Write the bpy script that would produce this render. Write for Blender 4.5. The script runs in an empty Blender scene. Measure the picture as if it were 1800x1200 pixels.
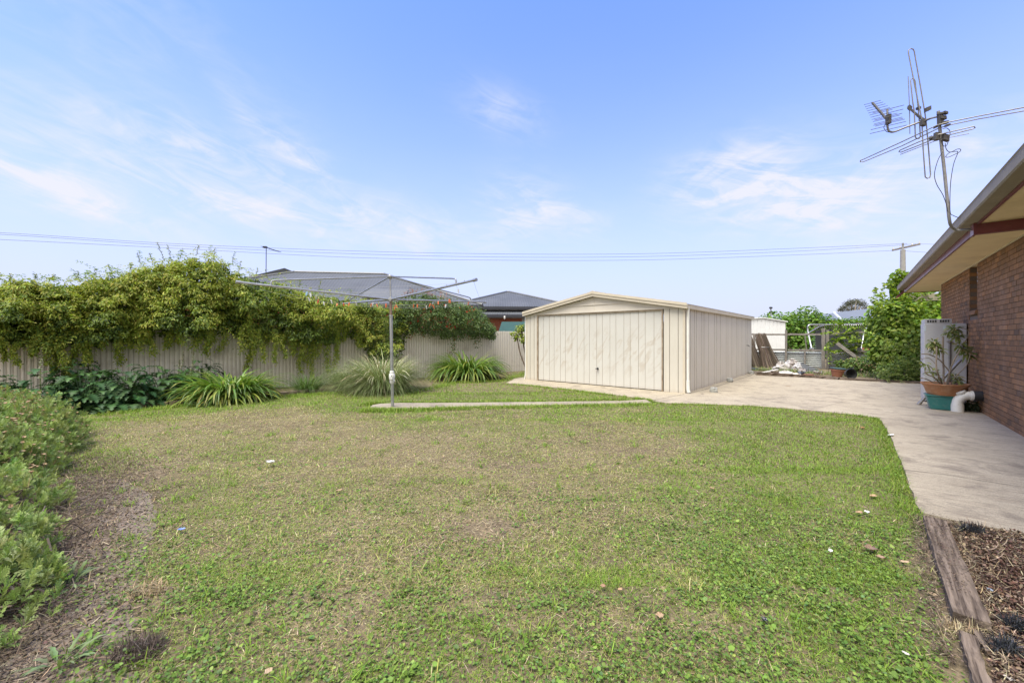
import bpy, math, random
import numpy as np
from mathutils import Vector, Matrix
random.seed(7)
rng = np.random.default_rng(11)
scene = bpy.context.scene
COL = scene.collection
F, CX, HY, H = 700.0, 900.0, 594.0, 1.5      # focal length / principal point (1800 px wide), eye height
Z = Vector((0, 0, 1))
def G(px, py, z=0.0):                          # photo pixel -> point on the plane z
    Y = F * (H - z) / (py - HY)
    return Vector(((px - CX) / F * Y, Y, z))
def P(px, py, Y):                              # photo pixel at distance Y
    return Vector(((px - CX) / F * Y, Y, H - (py - HY) / F * Y))
HD = Vector((.648, .761, 0)); HR = Vector((.761, -.648, 0))   # along / across the brick house
def HW(a, s, z): return HR * a + HD * s + Z * z
def R(lo, hi): return random.uniform(lo, hi)

# ------------------------------------------------------------------ materials
def _n(nt, t, **kw):
    n = nt.nodes.new(t)
    for k, v in kw.items(): setattr(n, k, v)
    return n
def ramp(nt, stops, fac):
    n = _n(nt, 'ShaderNodeValToRGB'); e = n.color_ramp.elements
    while len(e) < len(stops): e.new(.5)
    for i, (p, c) in enumerate(stops):
        e[i].position = p; e[i].color = (c[0], c[1], c[2], 1) if not isinstance(c, (int, float)) else (c, c, c, 1)
    nt.links.new(fac, n.inputs[0]); return n.outputs[0]
def new_mat(name):
    m = bpy.data.materials.new(name); m.use_nodes = True
    nt = m.node_tree; b = nt.nodes['Principled BSDF']
    return m, nt, b
def noise(nt, scale, detail=4, rough=.55, vec=None, stretch=None, rot=None, coord='Object', dist=0):
    if vec is None:
        tc = _n(nt, 'ShaderNodeTexCoord'); vec = tc.outputs[coord]
    if stretch or rot:
        mp = _n(nt, 'ShaderNodeMapping', vector_type='TEXTURE'); nt.links.new(vec, mp.inputs[0])      # turn first, then stretch
        if stretch: mp.inputs['Scale'].default_value = [1 / k for k in stretch]
        if rot: mp.inputs['Rotation'].default_value = rot
        vec = mp.outputs[0]
    n = _n(nt, 'ShaderNodeTexNoise'); n.inputs['Scale'].default_value = scale
    n.inputs['Detail'].default_value = detail; n.inputs['Roughness'].default_value = rough
    n.inputs['Distortion'].default_value = dist
    nt.links.new(vec, n.inputs['Vector']); return n.outputs['Fac']
def mixc(nt, a, b, fac, mode='MIX'):
    n = _n(nt, 'ShaderNodeMix', data_type='RGBA', blend_type=mode)
    for sock, v in ((n.inputs[0], fac), (n.inputs[6], a), (n.inputs[7], b)):
        if hasattr(v, 'links'): nt.links.new(v, sock)
        elif isinstance(v, (int, float)): sock.default_value = v
        else: sock.default_value = (v[0], v[1], v[2], 1)
    return n.outputs[2]
def bump(nt, b, h, strength=.3, dist=.01):
    n = _n(nt, 'ShaderNodeBump'); n.inputs['Strength'].default_value = strength
    n.inputs['Distance'].default_value = dist
    nt.links.new(h, n.inputs['Height']); nt.links.new(n.outputs[0], b.inputs['Normal'])
def pm(name, c1, c2=None, scale=6, rough=.6, metal=0, bmp=0, bdist=.005, stretch=None, detail=5, dirt=None, dscale=2, dlo=.5, dhi=.75, spec=.5, island=0):
    m, nt, b = new_mat(name)
    b.inputs['Roughness'].default_value = rough; b.inputs['Metallic'].default_value = metal
    b.inputs['Specular IOR Level'].default_value = spec
    c2 = c2 or tuple(x * .8 for x in c1)
    f = noise(nt, scale, detail, stretch=stretch)
    col = ramp(nt, [(.3, c1), (.7, c2)], f)
    if dirt:
        g = noise(nt, dscale, 6, .65)
        g = ramp(nt, [(dlo, 0.), (dhi, 1.)], g)
        col = mixc(nt, col, dirt, g)
    if island:
        gi = _n(nt, 'ShaderNodeNewGeometry')
        k = ramp(nt, [(0, 1 - island), (1, 1 + island)], gi.outputs['Random Per Island'])
        col = mixc(nt, col, k, 1.0, 'MULTIPLY')
    nt.links.new(col, b.inputs['Base Color'])
    if bmp: bump(nt, b, f, bmp, bdist)
    return m
def leaf_mat(name, trans=.35, rough=.55, spec=.25):
    """foliage: each leaf carries its own pigment in 'Col'"""
    m, nt, b = new_mat(name)
    at = _n(nt, 'ShaderNodeAttribute', attribute_name='Col')
    b.inputs['Roughness'].default_value = rough; b.inputs['Specular IOR Level'].default_value = spec
    nt.links.new(at.outputs['Color'], b.inputs['Base Color'])
    tr = _n(nt, 'ShaderNodeBsdfTranslucent')
    tc = mixc(nt, at.outputs['Color'], (1.15, 1.25, .6), 1.0, 'MULTIPLY')
    nt.links.new(tc, tr.inputs['Color'])
    mx = _n(nt, 'ShaderNodeMixShader'); mx.inputs[0].default_value = trans
    nt.links.new(b.outputs[0], mx.inputs[1]); nt.links.new(tr.outputs[0], mx.inputs[2])
    nt.links.new(mx.outputs[0], nt.nodes['Material Output'].inputs[0])
    return m

# ------------------------------------------------------------------ tagging
def tag(o, label, cat, group=None, kind=None):
    if label: o['label'] = label
    if cat: o['category'] = cat
    if group: o['group'] = group
    if kind: o['kind'] = kind
    return o
def thing(name, loc, label, cat, group=None):
    o = bpy.data.objects.new(name, None); COL.objects.link(o)
    o.location = Vector(loc); o.empty_display_size = .2
    return tag(o, label, cat, group)
def copy_tree(o, parent=None):
    c = o.copy(); COL.objects.link(c)
    if parent: c.parent = parent
    for ch in [x for x in bpy.data.objects if x.parent == o]:
        copy_tree(ch, c)
    return c
def origin_of(p):
    v = Vector((0, 0, 0))
    while p is not None:
        v += p.location; p = p.parent
    return v

# ------------------------------------------------------------------ hard-surface builder
class MB:
    def __init__(s): s.v = []; s.f = []; s.m = []; s.mi = 0
    def add(s, vs, fs):
        o = len(s.v); s.v += [Vector(v) for v in vs]
        for f in fs: s.f.append([i + o for i in f]); s.m.append(s.mi)
        return s
    def obox(s, c, ax, ay, az):                # centre and three half axes
        c, ax, ay, az = map(Vector, (c, ax, ay, az))
        vs = [c + ax * i + ay * j + az * k for k in (-1, 1) for j in (-1, 1) for i in (-1, 1)]
        return s.add(vs, [(0, 2, 3, 1), (4, 5, 7, 6), (0, 1, 5, 4), (2, 6, 7, 3), (0, 4, 6, 2), (1, 3, 7, 5)])
    def box(s, x0, y0, z0, x1, y1, z1):
        return s.obox(((x0 + x1) / 2, (y0 + y1) / 2, (z0 + z1) / 2), ((x1 - x0) / 2, 0, 0), (0, (y1 - y0) / 2, 0), (0, 0, (z1 - z0) / 2))
    def beam(s, p, q, w, h, up=Z):
        p, q = Vector(p), Vector(q); d = q - p; L = d.length; d.normalize()
        sd = d.cross(up)
        if sd.length < 1e-4: sd = d.cross(Vector((1, 0, 0)))
        sd.normalize(); u = sd.cross(d)
        return s.obox((p + q) / 2, d * (L / 2), sd * (w / 2), u * (h / 2))
    def rough(s, p, q, w, h, n=14, jit=.01, up=Z, taper=1.0):   # weathered timber
        p, q = Vector(p), Vector(q); d = (q - p).normalized(); sd = d.cross(up)
        if sd.length < 1e-4: sd = d.cross(Vector((1, 0, 0)))
        sd.normalize(); u = sd.cross(d); vs = []; fs = []
        k = 8
        for i in range(n + 1):
            t = i / n; c = p.lerp(q, t); ww = w * (1 + (taper - 1) * t)
            prof = [(-.5, -.5), (0, -.5), (.5, -.5), (.5, 0), (.5, .5), (.05, .52), (-.5, .5), (-.5, 0)]
            for a, b in prof: vs.append(c + sd * (a * ww + R(-jit, jit)) + u * (b * h + R(-jit, jit) * .7) + d * R(-jit, jit))
        for i in range(n):
            for j in range(k): fs.append((i * k + j, i * k + (j + 1) % k, (i + 1) * k + (j + 1) % k, (i + 1) * k + j))
        fs.append(tuple(range(k))[::-1]); fs.append(tuple(n * k + j for j in range(k)))
        return s.add(vs, fs)
    def tube(s, path, r, n=8, closed=False):
        pts = [Vector(p) for p in path]; m = len(pts); rs = r if isinstance(r, (list, tuple)) else [r] * m
        vs = []; fs = []; ref = None
        for i, p in enumerate(pts):
            if closed: t = pts[(i + 1) % m] - pts[i - 1]
            else: t = pts[min(i + 1, m - 1)] - pts[max(i - 1, 0)]
            if t.length < 1e-9: t = Vector((0, 0, 1))
            t.normalize()
            if ref is None: ref = t.cross(Z if abs(t.z) < .9 else Vector((1, 0, 0)))
            ref = ref - t * ref.dot(t)
            if ref.length < 1e-6: ref = t.cross(Vector((.3, .5, .8)))
            ref.normalize(); b = t.cross(ref)
            for j in range(n):
                a = 2 * math.pi * j / n; vs.append(p + (ref * math.cos(a) + b * math.sin(a)) * rs[i])
        for i in range(m if closed else m - 1):
            i2 = (i + 1) % m
            for j in range(n): fs.append((i * n + j, i * n + (j + 1) % n, i2 * n + (j + 1) % n, i2 * n + j))
        if not closed: fs.append(tuple(range(n))[::-1]); fs.append(tuple((m - 1) * n + j for j in range(n)))
        return s.add(vs, fs)
    def lathe(s, prof, c, n=28, axis=Z, wob=0):
        c = Vector(c); axis = Vector(axis).normalized()
        x = axis.cross(Vector((1, 0, 0)) if abs(axis.x) < .9 else Vector((0, 1, 0))).normalized(); y = axis.cross(x)
        vs = []; fs = []
        for r, z in prof:
            for j in range(n):
                a = 2 * math.pi * j / n
                vs.append(c + axis * z + (x * math.cos(a) + y * math.sin(a)) * r * (1 + R(-wob, wob)))
        for i in range(len(prof) - 1):
            for j in range(n): fs.append((i * n + j, i * n + (j + 1) % n, (i + 1) * n + (j + 1) % n, (i + 1) * n + j))
        return s.add(vs, fs)
    def prism(s, poly, vec):
        vec = Vector(vec); n = len(poly); vs = [Vector(p) for p in poly]; vs += [v + vec for v in vs]
        fs = [tuple(range(n))[::-1], tuple(range(n, 2 * n))] + [(i, (i + 1) % n, n + (i + 1) % n, n + i) for i in range(n)]
        return s.add(vs, fs)
    def build(s, name, mats, parent=None, smooth=False, bevel=0, local=False):
        me = bpy.data.meshes.new(name)
        off = Vector((0, 0, 0)) if local else origin_of(parent)
        me.from_pydata([tuple(v - off) for v in s.v], [], s.f)
        for m in (mats if isinstance(mats, (list, tuple)) else [mats]): me.materials.append(m)
        if any(s.m): me.polygons.foreach_set('material_index', s.m)
        import bmesh
        bm = bmesh.new(); bm.from_mesh(me); bmesh.ops.recalc_face_normals(bm, faces=bm.faces)
        bm.to_mesh(me); bm.free()
        if smooth: me.polygons.foreach_set('use_smooth', [True] * len(me.polygons))
        me.update()
        o = bpy.data.objects.new(name, me); COL.objects.link(o)
        if parent: o.parent = parent
        if smooth:
            try: me.set_sharp_from_angle(angle=math.radians(40))
            except Exception: pass
        if bevel:
            b = o.modifiers.new('bevel', 'BEVEL'); b.width = bevel; b.segments = 2; b.limit_method = 'ANGLE'
        return o
def arc(c, r, a0, a1, u, v, n=6):
    c, u, v = Vector(c), Vector(u), Vector(v)
    return [c + (u * math.cos(a0 + (a1 - a0) * i / n) + v * math.sin(a0 + (a1 - a0) * i / n)) * r for i in range(n + 1)]
def smooth_path(pts, n=6):
    pts = [Vector(p) for p in pts]; out = []
    q = [pts[0] * 2 - pts[1]] + pts + [pts[-1] * 2 - pts[-2]]
    for i in range(1, len(q) - 2):
        a, b, c, d = q[i - 1], q[i], q[i + 1], q[i + 2]
        for k in range(n):
            t = k / n
            out.append(.5 * ((2 * b) + (c - a) * t + (2 * a - 5 * b + 4 * c - d) * t * t + (3 * b - a - 3 * c + d) * t ** 3))
    out.append(pts[-1]); return out

# ------------------------------------------------------------------ foliage builder (numpy)
def nrm(a): return a / np.maximum(np.linalg.norm(a, axis=-1, keepdims=True), 1e-9)
def rdir(n):
    return nrm(rng.normal(size=(n, 3)))
class LB:
    def __init__(s): s.V = []; s.T = []; s.C = []; s.n = 0
    def add(s, V, T, C):                        # V (n,k,3)  T (m,3)  C (n,3) or (n,k,3)
        n, k, _ = V.shape
        if n == 0: return
        if C.ndim == 2: C = np.repeat(C[:, None, :], k, 1)
        T = np.asarray(T)[None] + (np.arange(n) * k)[:, None, None] + s.n
        s.V.append(V.reshape(-1, 3)); s.T.append(T.reshape(-1, 3)); s.C.append(C.reshape(-1, 3)); s.n += n * k
    def leaves(s, Pt, D, N, L, W, C, fold=.25, shape='rhomb', droop=0.):
        n = len(Pt); L = np.broadcast_to(L, n)[:, None]; W = np.broadcast_to(W, n)[:, None]
        D = nrm(D); S = nrm(np.cross(D, N)); N = np.cross(S, D)
        dz = np.zeros((n, 3)); dz[:, 2] = -1; dz = dz * droop * L
        if shape == 'rhomb':
            V = np.stack([Pt, Pt + D * L * .42 + S * W * .5 + N * W * fold, Pt + D * L + dz, Pt + D * L * .42 - S * W * .5 + N * W * fold], 1)
            T = [(0, 1, 2), (0, 2, 3)]
        elif shape == 'leaf':
            V = np.stack([Pt, Pt + D * L * .3 + S * W * .5 + N * W * fold, Pt + D * L * .68 + S * W * .36 + N * W * fold * .8 + dz * .4,
                          Pt + D * L + dz, Pt + D * L * .68 - S * W * .36 + N * W * fold * .8 + dz * .4, Pt + D * L * .3 - S * W * .5 + N * W * fold,
                          Pt + D * L * .5 + dz * .2], 1)
            T = [(0, 1, 6), (1, 2, 6), (2, 3, 6), (3, 4, 6), (4, 5, 6), (5, 0, 6)]
        else:                                   # round, clover like
            V = np.stack([Pt, Pt + D * L * .25 + S * W * .42 + N * W * fold, Pt + D * L * .7 + S * W * .5 + N * W * fold,
                          Pt + D * L, Pt + D * L * .7 - S * W * .5 + N * W * fold, Pt + D * L * .25 - S * W * .42 + N * W * fold], 1)
            T = [(0, 1, 2), (0, 2, 3), (0, 3, 4), (0, 4, 5)]
        s.add(V, T, C)
    def blades(s, B, az, el, L, W, C, K=4, bend=1.2, fold=0., prof=None, tipc=None, twist=.0):
        """arching strips; el start elevation, bend = fall of the elevation along the length (rad)"""
        n = len(B); L = np.broadcast_to(L, n); W = np.broadcast_to(W, n); bend = np.broadcast_to(bend, n)
        pts = [B]; p = B
        for k in range(K):
            e = el - bend * ((k + .5) / K) ** 1.3
            dd = np.stack([np.cos(e) * np.cos(az), np.cos(e) * np.sin(az), np.sin(e)], 1)
            p = p + dd * (L / K)[:, None]; pts.append(p)
        path = np.stack(pts, 1)
        a2 = az + np.pi / 2 + rng.normal(0, twist, n)
        S = np.stack([np.cos(a2), np.sin(a2), np.zeros(n)], 1)[:, None, :]
        if prof is None: prof = np.array([.7] + [1.] * (K - 2) + [.75, .05]) if K > 1 else np.array([1., .05])
        w = (np.asarray(prof)[None, :] * W[:, None])[..., None] * .5
        up = np.zeros((1, 1, 3)); up[..., 2] = 1
        if fold:
            V = np.concatenate([path - S * w + up * w * fold, path, path + S * w + up * w * fold], 1); q = K + 1; T = []
            for k in range(K):
                for o in (0, q):
                    T += [(o + k, o + k + q, o + k + q + 1), (o + k, o + k + q + 1, o + k + 1)]
        else:
            V = np.concatenate([path - S * w, path + S * w], 1); q = K + 1; T = []
            for k in range(K): T += [(k, k + q, k + q + 1), (k, k + q + 1, k + 1)]
        if tipc is not None:
            t = np.linspace(0, 1, K + 1) ** 2; cc = C[:, None, :] * (1 - t)[None, :, None] + tipc[:, None, :] * t[None, :, None]
            C = np.concatenate([cc] * (3 if fold else 2), 1)
        s.add(V, T, C); return path
    def build(s, name, mat, parent=None):
        V = np.concatenate(s.V).astype(np.float32); T = np.concatenate(s.T).astype(np.int32); C = np.concatenate(s.C).astype(np.float32)
        if parent is not None: V = V - np.array(origin_of(parent), np.float32)
        me = bpy.data.meshes.new(name)
        me.vertices.add(len(V)); me.vertices.foreach_set('co', V.ravel())
        me.loops.add(T.size); me.loops.foreach_set('vertex_index', T.ravel())
        me.polygons.add(len(T)); me.polygons.foreach_set('loop_start', np.arange(0, T.size, 3, dtype=np.int32))
        me.update(calc_edges=True)
        at = me.attributes.new('Col', 'FLOAT_COLOR', 'POINT')
        at.data.foreach_set('color', np.concatenate([np.clip(C, 0, 1), np.ones((len(C), 1), np.float32)], 1).astype(np.float32).ravel())
        me.materials.append(mat)
        o = bpy.data.objects.new(name, me); COL.objects.link(o)
        if parent is not None: o.parent = parent
        return o
def cpick(n, cols, w=None, jit=.18):
    cols = np.array(cols, float); w = None if w is None else np.array(w) / np.sum(w)
    c = cols[rng.choice(len(cols), n, p=w)]
    return c * (1 + rng.normal(0, jit, (n, 1))).clip(.5, 1.6) * (1 + rng.normal(0, .05, (n, 3)))
def vnoise(x, y, sc, seed=0):
    x = np.asarray(x) * sc + seed * 17.3; y = np.asarray(y) * sc + seed * 31.7
    xi = np.floor(x).astype(np.int64); yi = np.floor(y).astype(np.int64); fx = x - xi; fy = y - yi
    def h(a, b):
        v = (a * 374761393 + b * 668265263 + seed * 1442695) & 0x7fffffff
        v = ((v ^ (v >> 13)) * 1274126177) & 0x7fffffff
        return ((v ^ (v >> 16)) & 0xffff) / 65535.
    u = fx * fx * (3 - 2 * fx); v = fy * fy * (3 - 2 * fy)
    return (h(xi, yi) * (1 - u) + h(xi + 1, yi) * u) * (1 - v) + (h(xi, yi + 1) * (1 - u) + h(xi + 1, yi + 1) * u) * v
def fbm(x, y, sc, seed=0, o=4):
    t = 0; a = .5; n = 0
    for i in range(o): t = t + a * vnoise(x, y, sc * 2 ** i, seed + i); n += a; a *= .55
    return t / n
def inpoly(x, y, poly):
    x = np.asarray(x); y = np.asarray(y); r = np.zeros(x.shape, bool); n = len(poly)
    for i in range(n):
        x0, y0 = poly[i][0], poly[i][1]; x1, y1 = poly[(i + 1) % n][0], poly[(i + 1) % n][1]
        c = ((y0 > y) != (y1 > y)); r ^= c & (x < (x1 - x0) * (y - y0) / (y1 - y0 + 1e-12) + x0)
    return r
def blob_pts(blobs, n, lo=.72, hi=1.05, flat=True):
    """points scattered through the outer part of a heap of ellipsoids; returns pos, outward"""
    cs = np.array([b[0] for b in blobs], float); rs = np.array([b[1] if hasattr(b[1], '__len__') else (b[1],) * 3 for b in blobs], float)
    area = (rs[:, 0] * rs[:, 2]); idx = rng.choice(len(blobs), n, p=area / area.sum())
    d = rdir(n); p = cs[idx] + d * rs[idx] * rng.uniform(lo, hi, (n, 1))
    keep = p[:, 2] > .02
    for i in range(len(blobs)):                # drop points buried deep in another blob
        q = np.linalg.norm((p - cs[i]) / rs[i], axis=1); keep &= ~((q < .6) & (idx != i))
    return p[keep], d[keep], idx[keep]
def blob_leaves(lb, blobs, n, L, W, cols, wts=None, shape='leaf', up=.5, droop=.15, lo=.72, hi=1.06, jit=.2, fold=.2, ljit=.25):
    p, d, idx = blob_pts(blobs, n, lo, hi); m = len(p)
    N = nrm(d * .8 + rng.normal(0, .45, (m, 3)) + np.array([0, 0, up]))
    D = nrm(np.cross(N, rdir(m)) + d * .35 + np.array([0, 0, -droop]))
    lb.leaves(p, D, N, L * rng.normal(1, ljit, m).clip(.4, 1.7), W * rng.normal(1, ljit, m).clip(.4, 1.7), cpick(m, cols, wts, jit), fold, shape, droop)
# ================================================================== camera, sky, sun
cam = bpy.data.cameras.new('camera'); cam.lens = 14.0; cam.sensor_width = 36; cam.shift_y = -6 / 1800
cam.clip_start = .05; cam.clip_end = 6000
co = bpy.data.objects.new('camera', cam); COL.objects.link(co)
co.location = (0, 0, H); co.rotation_euler = (math.radians(90), 0, 0); scene.camera = co
SUN_EL, SUN_AZ = math.radians(68), math.radians(-141)     # azimuth from +Y (view) clockwise; sun behind, to the left
sun = bpy.data.lights.new('sun', 'SUN'); sun.energy = 2.8; sun.angle = math.radians(40); sun.color = (1, .955, .83)
so = bpy.data.objects.new('sun', sun); COL.objects.link(so)
sd = Vector((math.sin(SUN_AZ) * math.cos(SUN_EL), math.cos(SUN_AZ) * math.cos(SUN_EL), math.sin(SUN_EL)))
so.rotation_euler = (-sd).to_track_quat('-Z', 'Y').to_euler(); so.location = sd * 30
scene.view_settings.view_transform = 'Standard'; scene.view_settings.look = 'None'
scene.view_settings.exposure = 1.36; scene.view_settings.gamma = 1
w = bpy.data.worlds.new('World'); scene.world = w; w.use_nodes = True
nt = w.node_tree; bg = nt.nodes['Background']; bg.inputs['Strength'].default_value = .13
sky = _n(nt, 'ShaderNodeTexSky', sky_type='NISHITA', sun_disc=False)
sky.sun_elevation = SUN_EL; sky.sun_rotation = SUN_AZ; sky.air_density = 1.0; sky.dust_density = .6; sky.ozone_density = 2.2
def M(op, a, b=None, c=None, clamp=False):
    n = _n(nt, 'ShaderNodeMath', operation=op, use_clamp=clamp)
    for i, v in enumerate((a, b, c)):
        if v is None: continue
        if hasattr(v, 'links'): nt.links.new(v, n.inputs[i])
        else: n.inputs[i].default_value = v
    return n.outputs[0]
tc = _n(nt, 'ShaderNodeTexCoord'); sp = _n(nt, 'ShaderNodeSeparateXYZ'); nt.links.new(tc.outputs['Generated'], sp.inputs[0])
az = M('ARCTAN2', sp.outputs[0], sp.outputs[1]); el = M('ARCSINE', sp.outputs[2])
cv = _n(nt, 'ShaderNodeCombineXYZ'); nt.links.new(az, cv.inputs[0]); nt.links.new(el, cv.inputs[1])
SKY_TINT = (.65, .77, 1.34); HORIZON = (2.2, 2.32, 2.85); CLOUD = (2.7, 2.7, 2.85)
# wisps of cirrus: stretched, warped noise, gathered where banks of cloud stand in the sky
wisp1 = noise(nt, 7.0, 9, .62, cv.outputs[0], (1, 3.6, 1), (0, 0, math.radians(-13)), dist=1.0)
wisp2 = noise(nt, 4.2, 8, .6, cv.outputs[0], (1, 2.4, 1), (0, 0, math.radians(16)), dist=1.1)
veil = noise(nt, 2.0, 5, .55, cv.outputs[0], (1, 2.5, 1), (0, 0, math.radians(8)), dist=.5)
def bank(px, py, sx, sy, tilt, amp):            # a bank of cloud at a compass direction
    dx, dz = (px - CX) / F, (HY - py) / F
    a0, e0 = math.atan2(dx, 1), math.atan(dz / math.hypot(dx, 1))
    c, s_ = math.cos(math.radians(tilt)), math.sin(math.radians(tilt))
    u = M('SUBTRACT', az, a0); v = M('SUBTRACT', el, e0)
    p = M('DIVIDE', M('ADD', M('MULTIPLY', u, c), M('MULTIPLY', v, s_)), sx)
    q = M('DIVIDE', M('SUBTRACT', M('MULTIPLY', v, c), M('MULTIPLY', u, s_)), sy)
    return M('MULTIPLY', M('EXPONENT', M('MULTIPLY', M('ADD', M('MULTIPLY', p, p), M('MULTIPLY', q, q)), -1)), amp)
tot = None
for b_ in [(300, 245, .20, .035, -4, .5), (350, 258, .045, .03, -18, .5), (70, 330, .22, .035, -16, .6), (380, 350, .30, .042, -8, .85), (90, 325, .18, .025, -18, .45),
           (520, 280, .07, .045, -28, .75), (430, 205, .05, .02, -45, .4), (700, 395, .25, .05, -8, .7), (920, 365, .09, .06, -10, .85), (880, 195, .1, .045, -15, .4),
           (1010, 385, .08, .04, -15, .6), (1290, 310, .12, .06, 4, 1.15), (1400, 370, .13, .05, -22, .9), (1480, 330, .2, .045, 6, .8), (1640, 360, .15, .1, 0, .4), (120, 60, .2, .07, -25, .16), (330, 60, .2, .06, -20, .14)]:
    g = bank(*b_); tot = g if tot is None else M('ADD', tot, g)
w1 = ramp(nt, [(.42, 0.), (.66, 1.)], wisp1); w2 = ramp(nt, [(.44, 0.), (.68, 1.)], wisp2); vl = ramp(nt, [(.35, 0.), (.8, .45)], veil)
base = M('ADD', M('MULTIPLY', w1, .85), M('ADD', M('MULTIPLY', w2, .6), .10))
cl = M('MULTIPLY', tot, base, clamp=True)
elp = M('MAXIMUM', el, 0.)
low = M('EXPONENT', M('MULTIPLY', M('POWER', M('MULTIPLY', elp, 2.7), 1.7), -1.))       # thin veil thickens towards the horizon
cl = M('ADD', cl, M('MULTIPLY', M('MULTIPLY', vl, low), .35), clamp=True)
tint = mixc(nt, sky.outputs[0], SKY_TINT, 1.0, 'MULTIPLY')
hz = mixc(nt, tint, HORIZON, M('MULTIPLY', low, .97, clamp=True))
skyc = mixc(nt, hz, CLOUD, M('MULTIPLY', cl, .9))
# unseen bright warm cloud sheet, added behind the camera as fill light
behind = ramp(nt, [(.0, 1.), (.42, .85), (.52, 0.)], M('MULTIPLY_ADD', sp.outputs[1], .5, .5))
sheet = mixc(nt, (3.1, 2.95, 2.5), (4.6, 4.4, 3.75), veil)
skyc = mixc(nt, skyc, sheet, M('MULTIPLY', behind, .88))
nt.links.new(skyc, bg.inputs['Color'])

# ================================================================== ground
def ground_mat():
    m, nt, b = new_mat('soil')
    b.inputs['Roughness'].default_value = .95; b.inputs['Specular IOR Level'].default_value = .1
    n1 = noise(nt, 1.1, 6, .6); n2 = noise(nt, 38, 8, .7); n3 = noise(nt, 6, 6, .65)
    c = ramp(nt, [(.3, (.115, .092, .062)), (.55, (.175, .142, .094)), (.75, (.23, .19, .128))], n1)
    c = mixc(nt, c, (.30, .235, .15), ramp(nt, [(.5, 0.), (.72, .8)], n3))
    c = mixc(nt, c, ramp(nt, [(.3, (.35, .35, .35)), (.7, (1.45, 1.4, 1.3))], n2), 1.0, 'MULTIPLY')
    nt.links.new(c, b.inputs['Base Color']); bump(nt, b, n2, .9, .02); return m
M_soil = ground_mat()
g = MB(); NG = 40; xs = [-3000, -300, -80] + [-40 + 2 * i for i in range(41)] + [80, 300, 3000]; ys = [-300, -60, -10] + [0 + 2 * i for i in range(21)] + [60, 120, 400, 4000]
for j in range(len(ys)):
    for i in range(len(xs)): g.v.append(Vector((xs[i], ys[j], 0)))
for j in range(len(ys) - 1):
    for i in range(len(xs) - 1):
        k = j * len(xs) + i; g.f.append([k, k + 1, k + 1 + len(xs), k + len(xs)]); g.m.append(0)
tag(g.build('ground', M_soil), 'brown bare soil and thatch lying beneath the lawn', 'ground', kind='structure')

M_soil2 = pm('dark_soil', (.175, .137, .105), (.12, .094, .072), 9, .95, 0, .8, .02, dirt=(.2, .15, .105), dscale=22, dlo=.5, dhi=.75)
def soil_patch(pts, label, z=.004):
    q = []
    for i in range(len(pts)):
        a, b = pts[i], pts[(i + 1) % len(pts)]
        for k in range(8): q.append(a.lerp(b, k / 8) + Vector((R(-.012, .012), R(-.012, .012), 0)))
    mb = MB(); mb.add([Vector((p.x, p.y, z)) for p in q], [tuple(range(len(q)))]); tag(mb.build('bare_soil', M_soil2), label, None, kind='structure')
soil_patch([G(*p) for p in [(60, 836), (118, 842), (150, 832), (185, 843), (215, 842), (240, 856), (266, 870), (268, 892), (282, 915), (264, 950), (248, 1005), (232, 1060), (238, 1120), (240, 1260), (-150, 1300), (-100, 900)]], 'strip of dark bare soil beside the daisy bush')
0 and soil_patch([G(*p) for p in [(1622, 985), (1648, 1000), (1690, 1130), (1690, 1230), (1650, 1230), (1640, 1120), (1618, 1040)]], 'bare soil along the lawn side of the sleeper')
def concrete_mat(name, light=1.0):
    m, nt, b = new_mat(name)
    b.inputs['Roughness'].default_value = .9; b.inputs['Specular IOR Level'].default_value = .2
    tc = _n(nt, 'ShaderNodeTexCoord').outputs['Object']
    n1 = noise(nt, .7, 6, .6, tc); st = noise(nt, 14, 8, .72, tc, (.22, 4, 1), (0, 0, math.radians(-36)), dist=.5); fine = noise(nt, 160, 3, .6, tc); blot = noise(nt, 2.3, 8, .7, tc, dist=.6)
    c = ramp(nt, [(.3, (.335 * light, .29 * light, .215 * light)), (.7, (.415 * light, .36 * light, .27 * light))], n1)
    c = mixc(nt, c, (.185, .145, .105), ramp(nt, [(.47, 0.), (.64, .75)], st))
    c = mixc(nt, c, (.16, .132, .105), ramp(nt, [(.50, 0.), (.66, .7)], blot))
    c = mixc(nt, c, ramp(nt, [(.3, (.6, .6, .6)), (.7, (1.3, 1.3, 1.3))], fine), 1.0, 'MULTIPLY')
    nt.links.new(c, b.inputs['Base Color']); bump(nt, b, mixc(nt, st, fine, .4), .35, .006); return m
M_conc = concrete_mat('concrete'); M_path = concrete_mat('path_concrete', .86)
def slab(name, poly, z0, z1, mat, label):
    import bmesh
    pts = [Vector((p[0], p[1], z1)) for p in poly]
    mb = MB(); mb.prism(pts, (0, 0, z0 - z1)); o = mb.build(name, mat)
    return tag(o, label, None, kind='structure')
SU = Vector((-.75, .661, 0)); SV = Vector((.661, .75, 0)); S0 = Vector((4.62, 10.65, 0))   # garage corner and its two directions
def SH(u, v, z=0): return S0 + SU * u + SV * v + Z * z
def wig(pts, n=5, j=.02):
    out = []
    for i in range(len(pts)):
        a, b = Vector(pts[i]), Vector(pts[(i + 1) % len(pts)])
        for k in range(n): out.append(a.lerp(b, k / n) + Vector((R(-j, j), R(-j, j), 0)))
    return out
front = [G(*p) for p in [(890, 674), (945, 679), (1000, 685), (1080, 695), (1140, 702.5), (1150, 707)]]
edge = [G(*p) for p in [(1180, 710), (1240, 711.5), (1320, 714), (1430, 723), (1500, 730), (1543, 736), (1553, 744), (1565, 768), (1580, 805), (1593, 840), (1606, 880), (1626, 915)]]
near = [G(*p) for p in [(1712, 926), (1800, 941), (1960, 966)]]
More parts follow.
